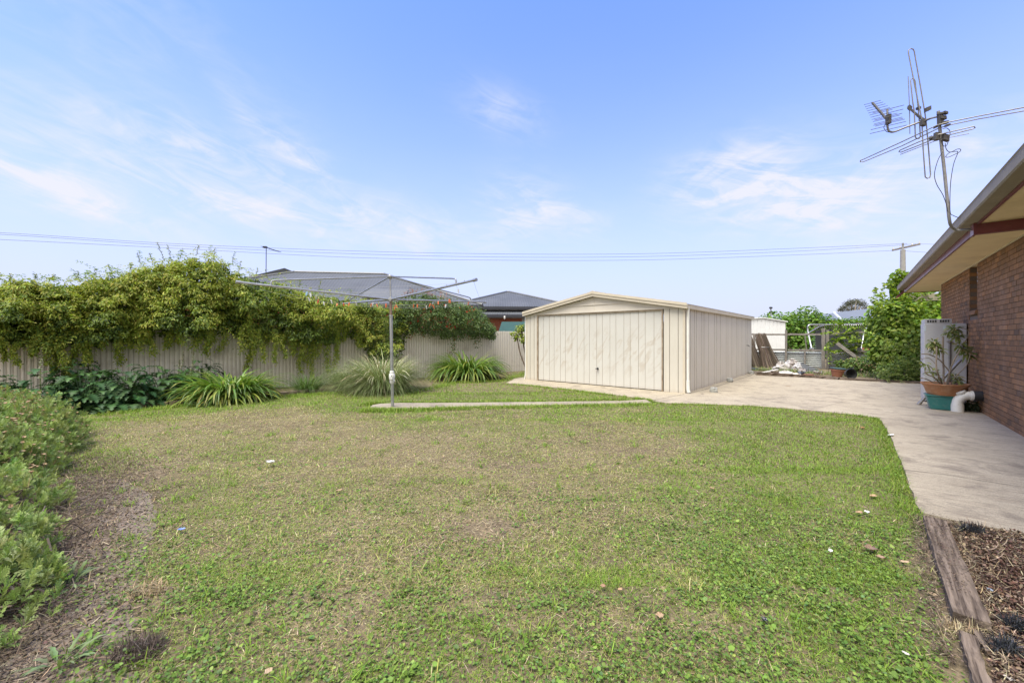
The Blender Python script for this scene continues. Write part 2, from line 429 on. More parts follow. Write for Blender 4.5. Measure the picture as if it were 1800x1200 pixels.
DRIVE = wig(front + edge, 4, .012)[:-4] + near + [HW(2.02, 1.2, 0), HW(2.02, 17.6, 0)] + [G(1640, 674.5), G(1500, 668.5), G(1330, 660.5)] + [SH(-.02, 8.6), SH(-.02, 8.5), SH(1.0, 8.3), SH(5.9, 6), SH(6.0, .0)]
drv = slab('concrete_driveway', DRIVE, -.05, .022, M_conc, 'pale stained concrete driveway running past the garage to the brick house')
M_crack = pm('joint_dirt', (.11, .09, .07), (.075, .062, .05), 30, .95)
def joint(pts, w_):
    q = smooth_path([Vector((p.x, p.y, .024)) for p in pts], 6); q = [v + Vector((R(-.006, .006), R(-.006, .006), 0)) for v in q]; mb = MB(); vs = []
    for i, v in enumerate(q):
        t = (q[min(i + 1, len(q) - 1)] - q[max(i - 1, 0)]).normalized(); n_ = Vector((-t.y, t.x, 0)) * w_ * R(.5, 1.2); vs += [v - n_, v + n_]
    mb.add(vs, [(2 * i, 2 * i + 1, 2 * i + 3, 2 * i + 2) for i in range(len(q) - 1)]); mb.build('joint', M_crack, drv)
joint([G(1588, 829), G(1660, 837), G(1730, 849), G(1810, 861)], .004); joint([G(1142, 706), G(1172, 700), G(1203, 694)], .012); joint([G(1420, 723), G(1520, 700), G(1620, 690)], .004)
joint([G(1208, 693), G(1260, 680), G(1322, 660)], .018)
STRIP = wig([G(*p) for p in [(649, 717.5), (655, 712.5), (668, 710.2), (700, 709), (800, 708.6), (960, 707.2), (1090, 705.5), (1135, 703), (1146, 708.8), (1060, 710.5), (960, 712.5), (860, 714.5), (740, 718), (700, 719.3), (665, 720.3)]], 3, .012)
slab('concrete_path', STRIP, -.05, .017, M_path, 'narrow concrete path strip leading to the clothesline pole')

# ================================================================== lawn
BED = [G(*p) for p in [(-120, 770), (60, 742), (170, 727), (320, 711), (483, 696), (575, 688), (640, 690), (752, 683), (765, 671), (880, 668), (900, 655)]]
FD = Vector((.777, .63, 0)); FN = Vector((.63, -.777, 0)); F0 = Vector((-6.97, 12.2, 0))      # fence direction, normal to the yard
def FP(s, off=0, z=0): return F0 + FD * s + FN * off + Z * z
LAWN = [G(-700, 900), G(-400, 830)] + BED + [FP(10.5), FP(14)] + [SH(5.6, 3), SH(5.6, .0), G(900, 673), G(1000, 684), G(1140, 703), G(1320, 714), G(1500, 730), G(1545, 736), G(1555, 744), G(1580, 805), G(1606, 880), G(1626, 915), G(1672, 1095), G(1700, 1200), Vector((1.7, 1.2, 0)), Vector((1.6, .3, 0)), Vector((-2.2, .3, 0)), Vector((-3.4, 1.2, 0))]
M_leaf = leaf_mat('lawn_leaf', .3, .6, .2)
def lawn_fields(x, y):
    """dryness 0..1, bareness 0..1, clover 0..1"""
    n = fbm(x, y, .55, 3); n2 = fbm(x, y, 1.9, 9); n3 = fbm(x, y, 5, 21)
    dry = .45 * np.exp(-(((x + .6) / 4.4) ** 2 + ((y - 5.4) / 2.6) ** 2)) + (n - .5) * 1.25 + (n2 - .5) * .95
    dry += .25 * np.exp(-(((x + 4.5) / 2.6) ** 2 + ((y - 7.0) / 2.0) ** 2))
    dry -= .55 * np.exp(-(((x - 3.6) / 1.5) ** 2 + ((y - 5.5) / 3.2) ** 2)) + .4 * np.exp(-(y - 1.4) / 1.0) + .75 * (1 / (1 + np.exp(-(y - 8.5) * 2)))
    dry += .17
    # trodden soil along the daisy bush, and beside the sleeper
    bx = -3.55 + (y - 3.6) * -.62
    bare = 1.15 * np.exp(-((x - bx) / (.34 + .16 * np.clip(y - 2.4, 0, 2))) ** 2) * np.exp(-((y - 3.5) / 1.35) ** 2) * (.45 + 1.1 * n2)
    bare += .9 * np.exp(-((x + 2.25) / .5) ** 2 - ((y - 1.9) / .5) ** 2)
    bare += .95 * np.exp(-((x - 2.35 - (y - 2.1) * .9) / .22) ** 2) * (y < 3.0)
    bare += .8 * np.clip(n3 - .58, 0, 1) * 2.2 * np.clip(dry + .2, 0, 1)
    bare += 1.0 * np.exp(-((x + .2) / .32) ** 2 - ((y - 3.15) / .22) ** 2) + .7 * np.exp(-((x - .05) / .7) ** 2 - ((y - 4.6) / .3) ** 2) + .6 * np.exp(-((x - 1.6) / .5) ** 2 - ((y - 5.3) / .16) ** 2)
    clov = 1.35 * np.exp(-(y - 1.2) / 1.15) + (n2 - .5) * 1.6 + .3 * np.exp(-(((x - 2.2) / 1.3) ** 2 + ((y - 3.2) / 1.6) ** 2))
    return np.clip(dry, 0, 1), np.clip(bare, 0, 1), np.clip(clov, 0, 1)
def scatter(n, ylo, yhi, xlim=None):
    y = rng.uniform(ylo, yhi, n); h_ = np.interp(y, [0, 1.5, 14, 20], [2.6, 3.4, 19.5, 22]) if xlim is None else xlim
    x = rng.uniform(-1, 1, n) * h_ * np.where(rng.random(n) < .5, 1, 1)
    k = inpoly(x, y, LAWN) & ~inpoly(x, y, STRIP) & ~inpoly(x, y, DRIVE)
    return x[k], y[k]
GREEN = [(.225, .27, .058), (.245, .275, .072), (.165, .21, .05), (.30, .30, .095)]
FRESH = [(.18, .275, .036), (.21, .31, .045), (.15, .24, .034)]
DRY = [(.41, .355, .17), (.34, .30, .135), (.36, .355, .12), (.48, .43, .25), (.34, .34, .105), (.32, .33, .10), (.20, .165, .09)]
def mixdry(n, dry, fresh):
    c = cpick(n, GREEN, jit=.2); f = cpick(n, FRESH, jit=.2); d = cpick(n, DRY, jit=.2)
    u = rng.random(n)[:, None]
    c = np.where(rng.random(n)[:, None] < fresh[:, None], f, c)
    return np.where(u < dry[:, None], d, c)
grass = LB()
for (n, ylo, yhi, L, W) in [(190000, .5, 2.6, .032, .0028), (230000, 2.4, 4.6, .034, .0036), (230000, 4.4, 7.4, .036, .0055), (210000, 7.2, 11, .042, .0085), (150000, 10.5, 19, .055, .012)]:
    x, y = scatter(n, ylo, yhi); dry, bare, clov = lawn_fields(x, y)
    keep = rng.random(len(x)) > np.clip(bare * 1.15, 0, .985); x, y, dry, bare, clov = x[keep], y[keep], dry[keep], bare[keep], clov[keep]
    m = len(x); tuft = np.clip((fbm(x, y, 3.3, 40) - .35) * 2.2, .25, 1.5)
    lush = np.clip(1.1 - dry * 1.5, 0, 1)
    ln = L * rng.uniform(.5, 1.35, m) * (.6 + .75 * lush * tuft) * np.where(rng.random(m) < .02, 2., 1.)
    el = rng.uniform(.15, 1.35, m) * (1 - .55 * dry)
    B = np.stack([x, y, np.full(m, .0)], 1)
    grass.blades(B, rng.uniform(0, 2 * np.pi, m), el, ln, W * rng.uniform(.7, 1.4, m), mixdry(m, np.clip(dry * 1.05, 0, .92), lush * .85), K=2, bend=rng.uniform(.2, 1.3, m), prof=[1., .8, .1])
# longer tufts along the edges of the concrete and around the clothesline pole
def edge_tufts(line, n, spread, L, W):
    a = np.array([[p.x, p.y] for p in line]); i = rng.integers(0, len(a) - 1, n); t = rng.random((n, 1))
    xy = a[i] * (1 - t) + a[i + 1] * t + rng.normal(0, spread, (n, 2))
    k = inpoly(xy[:, 0], xy[:, 1], LAWN) & ~inpoly(xy[:, 0], xy[:, 1], STRIP) & ~inpoly(xy[:, 0], xy[:, 1], DRIVE) & (fbm(xy[:, 0], xy[:, 1], 3, 71) > .36); xy = xy[k]; m = len(xy)
    grass.blades(np.stack([xy[:, 0], xy[:, 1], np.zeros(m)], 1), rng.uniform(0, 6.28, m), rng.uniform(.5, 1.45, m), L * rng.uniform(.5, 1.3, m), W, mixdry(m, np.full(m, .06), np.full(m, .8)), K=2, bend=rng.uniform(.2, 1.2, m), prof=[1., .8, .1])
edge_tufts(edge, 9000, .09, .065, .006); edge_tufts(front, 6000, .10, .08, .008); edge_tufts([G(*p) for p in [(640, 722), (700, 722), (860, 717), (1140, 711)]], 9000, .10, .085, .008)
edge_tufts([G(*p) for p in [(640, 712), (668, 709), (960, 705), (1130, 701)]], 6000, .08, .08, .008); edge_tufts([G(*p) for p in [(170, 730), (320, 714), (483, 699), (590, 691), (752, 684), (800, 673), (880, 670), (925, 656)]], 9000, .12, .09, .008)
edge_tufts([FP(8), FP(10)], 2500, .15, .14, .01)
# scattered bright tufts of taller grass
tx, ty = scatter(520, 1.3, 7); 
for k in range(len(tx)):
    m = int(rng.integers(8, 26)); a = rng.normal(0, .022 + .004 * ty[k], (m, 2))
    fr = rng.random() < .8
    grass.blades(np.stack([tx[k] + a[:, 0], ty[k] + a[:, 1], np.zeros(m)], 1), rng.uniform(0, 6.28, m), rng.uniform(.5, 1.4, m), rng.uniform(.04, .095, m), .0035 + .0006 * ty[k],
                 cpick(m, FRESH if fr else DRY, jit=.15), K=3, bend=rng.uniform(.4, 1.5, m))
tag(grass.build('lawn_grass', M_leaf), 'short patchy lawn of green and straw coloured grass blades', 'grass', kind='stuff')

clover = LB()
for (n, ylo, yhi, L) in [(150000, .5, 2.4, .0108), (130000, 2.2, 3.8, .0112), (90000, 3.6, 7, .015)]:
    x, y = scatter(n, ylo, yhi); dry, bare, clov = lawn_fields(x, y)
    k = (rng.random(len(x)) < np.clip(clov * 1.1, 0, .97) * (1 - bare) * (1 - dry * .75)) & (rng.random(len(x)) < np.clip((fbm(x, y, 4.5, 55) - .28) * 3, .1, 1)); x, y = x[k], y[k]; m = len(x)
    hgt = rng.uniform(.004, .04, m) * np.clip(fbm(x, y, 3.3, 40) * 1.6, .3, 1.4); az = rng.uniform(0, 6.28, m)
    D = np.stack([np.cos(az), np.sin(az), rng.normal(.1, .35, m)], 1); N = nrm(np.stack([rng.normal(0, .45, m), rng.normal(0, .45, m), np.ones(m)], 1))
    ls = L * rng.uniform(.5, 1.7, m) * np.where(rng.random(m) < .05, 1.7, 1)
    clover.leaves(np.stack([x, y, hgt], 1), D, N, ls, ls * rng.uniform(.8, 1.15, m), cpick(m, [(.125, .205, .036), (.16, .245, .046), (.10, .17, .036), (.20, .28, .065), (.13, .205, .07)], [4, 4, 3, 2, 1.2], .2), .14, 'round', .1)
tag(clover.build('clover_cover', M_leaf), 'small round leaved green clover growing through the near lawn', 'clover', kind='stuff')

straw = LB()
for (n, ylo, yhi, L, W) in [(60000, .5, 3, .04, .0022), (60000, 2.8, 6, .05, .0035), (30000, 5.8, 10, .055, .007)]:
    x, y = scatter(n, ylo, yhi); dry, bare, clov = lawn_fields(x, y)
    k = rng.random(len(x)) < np.clip(.07 + dry * .62 + bare * .3, 0, 1); x, y = x[k], y[k]; m = len(x)
    straw.blades(np.stack([x, y, rng.uniform(.002, .02, m)], 1), rng.uniform(0, 6.28, m), rng.normal(.0, .16, m), L * rng.uniform(.3, 1.5, m), W * rng.uniform(.6, 1.5, m),
                 cpick(m, [(.36, .28, .165), (.27, .2, .115), (.45, .37, .24), (.16, .115, .075)], [4, 4, 2, 3], .2), K=2, bend=rng.normal(0, .3, m), prof=[.8, 1, .4])
tag(straw.build('straw_thatch', leaf_mat('straw', .1, .8, .1)), 'dry straw and clippings scattered over the lawn', 'straw', kind='stuff')
# ================================================================== materials for built things
M_galv = pm('galvanised_steel', (.42, .43, .44), (.30, .31, .32), 14, .42, .75, .15, .002, dirt=(.22, .17, .13), dscale=5, dlo=.6, dhi=.8)
M_rustpole = pm('rusty_steel', (.30, .24, .21), (.20, .12, .08), 20, .7, .4, .3, .002)
M_white_cast = pm('white_cast_iron', (.68, .68, .66), (.5, .5, .48), 30, .6, 0, .3, .003, dirt=(.25, .2, .16), dscale=18, dlo=.55, dhi=.7)
M_dark = pm('dark_plastic', (.03, .03, .035), (.02, .02, .022), 20, .6)
M_pvc = pm('white_pvc', (.74, .73, .70), (.66, .65, .61), 8, .4, dirt=(.42, .37, .3), dscale=9, dlo=.6, dhi=.85)
def cream(name, base, alt, front=False, rib=None):
    m, nt, b = new_mat(name); b.inputs['Roughness'].default_value = .55
    tc = _n(nt, 'ShaderNodeTexCoord').outputs['Object']
    n1 = noise(nt, .9, 5, .6, tc); drip = noise(nt, 3.2, 6, .65, tc, (3, 3, .35)); spk = noise(nt, 9, 7, .7, tc)
    c = ramp(nt, [(.3, base), (.7, alt)], n1)
    c = mixc(nt, c, tuple(x * .8 * y for x, y in zip(base, (1, .94, .86))), ramp(nt, [(.5, 0.), (.78, .18 if front else .5)], drip))
    c = mixc(nt, c, tuple(x * .66 * y for x, y in zip(base, (1, .9, .8))), ramp(nt, [(.66, 0.), (.8, .15 if front else .45)], spk))
    if front:                                    # dusty scuffs swept diagonally across the door
        sep = _n(nt, 'ShaderNodeSeparateXYZ'); nt.links.new(tc, sep.inputs[0])
        def mm(op, a, b2=None):
            k = _n(nt, 'ShaderNodeMath', operation=op)
            for i, v in enumerate((a, b2)):
                if v is None: continue
                if hasattr(v, 'links'): nt.links.new(v, k.inputs[i])
                else: k.inputs[i].default_value = v
            return k.outputs[0]
        # metres along the door from its right jamb, and height
        u = mm('MULTIPLY', mm('ADD', mm('MULTIPLY', sep.outputs[0], SU.x), mm('MULTIPLY', sep.outputs[1], SU.y)), 1.0)
        cmb = _n(nt, 'ShaderNodeCombineXYZ'); nt.links.new(u, cmb.inputs[0]); nt.links.new(sep.outputs[2], cmb.inputs[1])
        sw = noise(nt, 1.5, 4, .5, cmb.outputs[0], (2.6, .8, 1), (0, 0, math.radians(32)), dist=1.6)
        sw2 = noise(nt, 3.4, 5, .55, cmb.outputs[0], (2.4, .7, 1), (0, 0, math.radians(38)), dist=1.0)
        mk = mm('MULTIPLY', ramp(nt, [(.52, 0.), (.60, 1.), (.72, .8)], sw), ramp(nt, [(.35, .1), (.62, 1.)], sw2))
        zz = sep.outputs[2]
        win = ramp(nt, [(.12, 0.), (.3, 1.), (.66, .9), (.86, 0.)], mm('DIVIDE', zz, 2.3))
        c = mixc(nt, c, (.40, .335, .26), mm('MULTIPLY', mm('MULTIPLY', mk, win), .6))
    gz = _n(nt, 'ShaderNodeSeparateXYZ'); nt.links.new(tc, gz.inputs[0])
    low = ramp(nt, [(.0, .75), (.12, .0)], gz.outputs[2])       # splashed soil along the foot
    spl = noise(nt, 5, 6, .7, tc); k = _n(nt, 'ShaderNodeMath', operation='MULTIPLY'); nt.links.new(low, k.inputs[0]); nt.links.new(spl, k.inputs[1])
    c = mixc(nt, c, (.33, .25, .18), k.outputs[0])
    nt.links.new(c, b.inputs['Base Color']); bump(nt, b, n1, .12, .01); return m
M_shed_f = cream('cream_cladding', (.57, .535, .465), (.525, .49, .425)); M_shed_s = cream('side_cladding', (.63, .585, .515), (.575, .53, .465))  # side walls: the front's paint, lightened to offset their shading
M_door = cream('door_cladding', (.56, .545, .505), (.52, .505, .465), True)
M_trim = pm('cream_trim', (.58, .515, .41), (.51, .45, .355), 3, .5, 0, .1, .003, dirt=(.38, .31, .23), dscale=4, dlo=.6, dhi=.85)
M_gable = pm('gable_cladding', (.62, .57, .49), (.55, .5, .43), 2, .5, 0, .1, .003)
M_joint = pm('dark_joint', (.33, .29, .24), (.25, .215, .175), 4, .85)  # darker colour for the sunken joints
def ribbed(mb, o, du, dn, width, z0, z1, joints, gw=.016, gd=.018, topf=None):
    """cladding with sunken vertical joints; o corner, du along, dn outwards"""
    xs = [0.0]; dp = [0.0]
    for j in joints:
        xs += [j - gw / 2, j - gw / 4, j + gw / 4, j + gw / 2]; dp += [0, -gd, -gd, 0]
    xs.append(width); dp.append(0.0); vs = []
    for x, d_ in zip(xs, dp):
        p = o + du * x + dn * d_; zt = topf(x) if topf else z1
        vs += [Vector((p.x, p.y, z0)), Vector((p.x, p.y, zt))]
    fs = [(2 * i, 2 * i + 2, 2 * i + 3, 2 * i + 1) for i in range(len(xs) - 1)]; k0 = len(mb.m)
    mb.add(vs, fs)
    for i in range(len(xs) - 1):
        if dp[i] < 0 or dp[i + 1] < 0: mb.m[k0 + i] = 1

# ================================================================== garage
SW, SL, SHt = 5.48, 8.5, 2.30; RISE = .50; UP = 2.82
shed = thing('garage_shed', SH(0, 0), 'low cream metal double garage with a shallow gable roof', 'garage')
N_f = -SV; N_s = -SU
def even(w, n, off=0): return [off + w * (i + .5) / n for i in range(n)]
mb = MB(); ribbed(mb, SH(0, 0), SU, N_f, .56, .022, SHt, [.17, .40]); mb.build('front_wall', [M_shed_f, M_joint], shed); mb = MB(); ribbed(mb, SH(5.0, 0), SU, N_f, SW - 5.0, .022, SHt, [.12, .30]); mb.build('front_wall', [M_shed_f, M_joint], shed)
mb = MB(); ribbed(mb, SH(0, 0), SV, N_s, SL, .022, SHt, [.28, .47, .83, 1.0, 1.5, 1.72, 2.2, 2.85, 3.1, 3.55, 4.3, 4.55, 5.1, 5.8, 6.05, 6.7, 7.4, 7.7], .026, .03)
mb.build('side_wall', [M_shed_s, M_joint], shed)
mb = MB(); ribbed(mb, SH(SW, 0), SV, SU, SL, .0, SHt, even(SL, 18)); mb.build('side_wall', [M_shed_s, M_joint], shed)
mb = MB(); ribbed(mb, SH(0, SL), SU, SV, SW, .0, SHt, even(SW, 12)); mb.build('rear_wall', [M_shed_s, M_joint], shed)
D0, D1 = .62, 4.96
mb = MB(); ribbed(mb, SH(D0 + .012, .035), SU, N_f, D1 - D0 - .024, .045, 2.262, [ (i + 1) * (D1 - D0 - .024) / 19 + (.018 if i % 2 else -.012) for i in range(18)], .012, .011)
door = mb.build('garage_door', [M_door, pm('door_joint', (.43, .39, .335), (.36, .325, .275), 4, .8)], shed)
mb = MB(); hp = SH(2.62, .0, .55); mb.lathe([(0, .0), (.035, .0), (.035, .012), (.02, .018), (.016, .05), (0, .05)], hp + N_f * -.02, 14, N_f); mb.beam(hp + N_f * .035 - SU * .05, hp + N_f * .035 + SU * .05, .018, .02); mb.build('handle', M_dark, door)
mb = MB()                                        # dark frame around the door
for u in (D0 - .03, D1): mb.prism([SH(u, -.006), SH(u + .03, -.006), SH(u + .03, .06), SH(u, .06)], (0, 0, 2.3))
mb.prism([SH(D0, .0, 2.265), SH(D0, .06, 2.265), SH(D0, .06, 2.3), SH(D0, .0, 2.3)], SU * (D1 - D0)); mb.build('door_frame', pm('rusted_frame', (.42, .34, .25), (.25, .18, .12), 8, .7), shed)
def roofz(u): return SHt + RISE * (1 - abs(u - SW / 2) / (SW / 2))
mb = MB(); mb.prism([SH(0, 0, SHt + .003), SH(SW, 0, SHt + .003), SH(SW / 2, 0, SHt + RISE)], SV * .02)
gp = mb.build('gable_panel', M_gable, shed)
mb = MB()                                        # lapped horizontal sheets on the gable
for zz in (SHt + .004, SHt + .23):
    k = 1 - (zz - SHt) / RISE; k2 = 1 - (zz + .03 - SHt) / RISE
    mb.prism([SH(SW / 2 * (1 - k) + .1, -.004, zz), SH(SW / 2 * (1 + k) - .1, -.004, zz), SH(SW / 2 * (1 + k2) - .1, -.004, zz + .028), SH(SW / 2 * (1 - k2) + .1, -.004, zz + .028)], N_f * .016)
mb.prism([SH(SW / 2 - .006, -.003, SHt + .04), SH(SW / 2 + .006, -.003, SHt + .04), SH(SW / 2 + .006, -.003, SHt + .44), SH(SW / 2 - .006, -.003, SHt + .44)], N_f * .006)
mb.build('gable_trim', M_gable, shed)
mb = MB(); th = .13                               # roof: two shallow planes with rib relief
for a, b in ((-.08, SW / 2), (SW / 2, SW + .08)):
    za = SHt + .05 + RISE * (1 - abs(a - SW / 2) / (SW / 2)); zb = SHt + .05 + RISE * (1 - abs(b - SW / 2) / (SW / 2))
    mb.prism([SH(a, -.1, za), SH(b, -.1, zb), SH(b, -.1, zb + .05), SH(a, -.1, za + .05)], SV * (SL + .2))
mb.build('roof', pm('shed_roof', (.6, .56, .5), (.5, .46, .4), 3, .5), shed)
mb = MB()                                        # stepped barge boards
for a, b in ((-.09, SW / 2), (SW / 2, SW + .09)):
    for (lo, hi, out) in ((-.005, .075, .012), (.075, .15, .03)):
        za, zb = (SHt + RISE * (1 - abs(q - SW / 2) / (SW / 2)) for q in (a, b))
        mb.prism([SH(a, -.1, za + lo), SH(b, -.1, zb + lo), SH(b, -.1, zb + hi), SH(a, -.1, za + hi)], N_f * out)
mb.prism([SH(SW / 2 - .1, -.105, SHt + RISE + .135), SH(SW / 2, -.105, SHt + RISE + .158), SH(SW / 2 + .1, -.105, SHt + RISE + .135), SH(SW / 2 + .1, -.105, SHt + RISE + .151), SH(SW / 2, -.105, SHt + RISE + .173), SH(SW / 2 - .1, -.105, SHt + RISE + .151)], SV * (SL + .2))
mb.build('barge_board', M_trim, shed)
for s_ in (0, 1):
    uu = -.095 if s_ == 0 else SW + .005; mb = MB()
    mb.prism([SH(uu, -.08, 2.285), SH(uu + .09, -.08, 2.285), SH(uu + .09, -.08, 2.30), SH(uu + .014, -.08, 2.30), SH(uu + .014, -.08, 2.40), SH(uu - .008, -.08, 2.405), SH(uu, -.08, 2.39)], SV * (SL + .16))
    mb.build('gutter', M_trim, shed)
for (u, v) in ((0, 0), (SW, 0)):
    mb = MB(); mb.prism([SH(u - .05 if u else u + .05, -.008, .02), SH(u + (.008 if u else -.008), -.008, .02), SH(u + (.008 if u else -.008), .06, .02), SH(u + (-.0 if u else .0), .06, .02), SH(u, .0 - .002, .02), SH(u - .05 if u else u + .05, -.002, .02)], (0, 0, 2.27)); mb.build('corner_flashing', M_trim, shed)
dp = SH(-.06, .07); mb = MB(); mb.tube(smooth_path([dp + Z * 2.34, dp + Z * 2.2 + SU * .0, dp + Z * 1.2, dp + Z * .35]), .038, 12); mb.tube([dp + Z * .36, dp + Z * .14, dp + Z * .04 + N_s * .02], .05, 12)
mb.build('downpipe', M_pvc, shed, True)
dp = SH(SW + .06, .05); mb = MB(); mb.tube(smooth_path([dp + Z * 2.34, dp + Z * 1.2, dp + Z * .3, dp + Z * .02 + SU * .04]), .035, 10); mb.build('downpipe', M_pvc, shed, True)
tp = SH(0, 7.55, 1.2); mb = MB(); mb.tube([tp, tp + N_s * .07, tp + N_s * .1 - Z * .05], .014, 8); mb.build('latch', M_dark, shed, True)
M_block = pm('grey_concrete_block', (.34, .34, .32), (.24, .24, .23), 12, .9, 0, .5, .01)
blk = [((-.52, .75), 'front most small grey concrete block beside the garage wall near its downpipe'), ((-.2, 3.9), 'middle small grey concrete block halfway along the garage side wall'), ((-.12, 7.75), 'rear small grey concrete block at the far end of the garage side wall')]
for (u, v), lab in blk:
    mb = MB(); c = SH(u, v, .022)
    prof = [(.095, .0), (.1, .05), (.09, .12), (.07, .135), (.035, .13), (.03, .09)]
    mb.lathe(prof, c, 9, Z, .12); o = mb.build('concrete_block', M_block); tag(o, lab, 'block', 'grey blocks beside the garage')

# ================================================================== brick house on the right
house = thing('brick_house', HW(1.97, 9, 0), 'red brown brick house wall under a wide eave with burgundy fascia', 'house')
def brick_mat():
    m, nt, b = new_mat('clay_brick'); b.inputs['Roughness'].default_value = .85; b.inputs['Specular IOR Level'].default_value = .2
    gi = _n(nt, 'ShaderNodeNewGeometry'); tc = _n(nt, 'ShaderNodeTexCoord').outputs['Object']
    c = ramp(nt, [(0, (.19, .108, .058)), (.25, (.225, .124, .062)), (.5, (.265, .14, .068)), (.72, (.205, .118, .064)), (.88, (.34, .175, .08)), (1, (.135, .086, .054))], gi.outputs['Random Per Island'])
    st = noise(nt, 14, 7, .7, tc); st2 = noise(nt, 2.0, 5, .6, tc)
    c = mixc(nt, c, (.12, .08, .062), ramp(nt, [(.52, 0.), (.74, .6)], st)); c = mixc(nt, c, (.42, .29, .21), ramp(nt, [(.52, 0.), (.75, .35)], st2))
    nt.links.new(c, b.inputs['Base Color']); bump(nt, b, st, .25, .004); return m
M_brick = brick_mat(); M_mortar = pm('mortar', (.17, .125, .095), (.13, .10, .075), 30, .95, 0, .4, .004)
WA = 1.97; W0, W1 = 12.42, 13.1; WZ0, WTOP = 2.13, 3.04; S_LO, S_HI = 4.0, 16.72
mb = MB(); hm = MB(); C_H = .086; C_L = .24
for i in range(36):
    z0 = i * C_H + .005; z1 = min(z0 + .076, WTOP)
    if z1 - z0 < .02: continue
    s = S_LO - (C_L / 2 if i % 2 else 0) - .01
    while s < S_HI:
        a, b = max(s, S_LO), min(s + .23, S_HI); s += C_L
        segs = [(a, b)]
        if z1 > WZ0: segs = [(q0, q1) for q0, q1 in ((a, min(b, W0)), (max(a, W1), b)) if q1 - q0 > .02]
        elif z1 > WZ0 - .16: segs = [(q0, q1) for q0, q1 in ((a, min(b, W0 - .05)), (max(a, W1 + .05), b)) if q1 - q0 > .02]
        for q0, q1 in segs:
            if q1 - q0 < .02: continue
            j = R(-.0012, .0012); zz = R(-.001, .001)
            p = HW(WA + j, q0, z0 + zz); mb.prism([p, HW(WA + j, q1, z0 + zz), HW(WA + .105, q1, z0 + zz), HW(WA + .105, q0, z0 + zz)], (0, 0, z1 - z0))
mb.mi = 1
def mbox(a0, a1, s0, s1, z0, z1): mb.prism([HW(a0, s0, z0), HW(a0, s1, z0), HW(a1, s1, z0), HW(a1, s0, z0)], (0, 0, z1 - z0))
for (s0, s1, z0, z1) in ((S_LO + .004, W0 - .008, -.05, WTOP), (W1 + .008, S_HI - .006, -.05, WTOP), (W0 - .008, W1 + .008, -.05, WZ0 - .16)):
    mbox(WA + .012, WA + .11, s0, s1, z0, z1)
wall = mb.build('wall', [M_brick, M_mortar], house)
mb = MB(); mb.prism([HW(WA + .112, S_HI - .02, 0), HW(WA + .112, S_HI - .12, 0), HW(WA + 6, S_HI - .12, 0), HW(WA + 6, S_HI - .02, 0)], (0, 0, WTOP)); mb.build('end_wall', M_brick, house)
win = MB()                                       # narrow window set deep in the wall
for (s0, s1, z0, z1) in ((W0 + .003, W0 + .05, WZ0, WTOP), (W1 - .05, W1 - .003, WZ0, WTOP), (W0 + .053, W1 - .053, WZ0, WZ0 + .05), (W0 + .053, W1 - .053, WTOP - .05, WTOP)):
    win.prism([HW(WA + .115, s0, z0), HW(WA + .115, s1, z0), HW(WA + .17, s1, z0), HW(WA + .17, s0, z0)], (0, 0, z1 - z0 - .002))
wo = win.build('window', pm('window_frame', (.3, .18, .13), None, 8, .5), house)
mb = MB(); mb.prism([HW(WA + .14, W0 + .05, WZ0 + .05), HW(WA + .14, W1 - .05, WZ0 + .05), HW(WA + .146, W1 - .05, WZ0 + .05), HW(WA + .146, W0 + .05, WZ0 + .05)], (0, 0, WTOP - WZ0 - .1))
mg, ntg, bgl = new_mat('dark_glass'); bgl.inputs['Base Color'].default_value = (.03, .035, .04, 1); bgl.inputs['Roughness'].default_value = .06; mb.build('pane', mg, wo)
mb = MB(); k = 9                                  # sloping brick sill
for i in range(k):
    s0 = W0 - .04 + (W1 - W0 + .08) * i / k; s1 = s0 + (W1 - W0 + .08) / k - .008
    mb.prism([HW(WA - .045, s0, WZ0 - .14), HW(WA - .03, s0, WZ0 - .06), HW(WA + .11, s0, WZ0 - .005), HW(WA + .11, s0, WZ0 - .085)], HD * (s1 - s0))
mb.build('window_sill', M_brick, house)
M_soffit = pm('cream_soffit', (.80, .66, .42), (.74, .60, .37), 2.2, .8, dirt=(.60, .47, .28), dscale=1.2, dlo=.5, dhi=.8)
M_burg = pm('burgundy_paint', (.20, .055, .06), (.155, .04, .045), 5, .35, 0, .1, .002, dirt=(.30, .17, .16), dscale=6, dlo=.55, dhi=.8)
M_gut = pm('beige_gutter', (.30, .26, .205), (.25, .215, .17), 4, .85, .0, .1, .002, dirt=(.2, .17, .14), dscale=5, dlo=.58, dhi=.8)
M_gutu = M_gut
SS = 8.74                                         # the eave steps up nearer than this
mb = MB()
mb.prism([HW(1.40, SS, 3.045), HW(WA + .3, SS, 3.045), HW(WA + .3, 19.0, 3.045), HW(1.40, 19.0, 3.045)], (0, 0, .012))
mb.prism([HW(1.40, 2, 3.13), HW(WA + .3, 2, 3.13), HW(WA + .3, SS - .06, 3.13), HW(1.40, SS - .06, 3.13)], (0, 0, .012)); sf = mb.build('soffit', M_soffit, house)
mb = MB(); mb.prism([HW(WA - .022, SS, 3.022), HW(WA - .002, SS, 3.022), HW(WA - .002, S_HI, 3.022), HW(WA - .022, S_HI, 3.022)], (0, 0, .021)); mb.prism([HW(WA - .022, 4, 3.045), HW(WA - .002, 4, 3.045), HW(WA - .002, SS, 3.045), HW(WA - .022, SS, 3.045)], (0, 0, .08)); mb.build('soffit_bead', pm('bead', (.62, .55, .38), None, 4, .7), house)
mb = MB()
mb.prism([HW(1.372, SS + .1, 3.03), HW(1.398, SS + .1, 3.03), HW(1.398, SS + .1, 3.2), HW(1.372, SS + .1, 3.2)], HD * (19.05 - SS - .1))
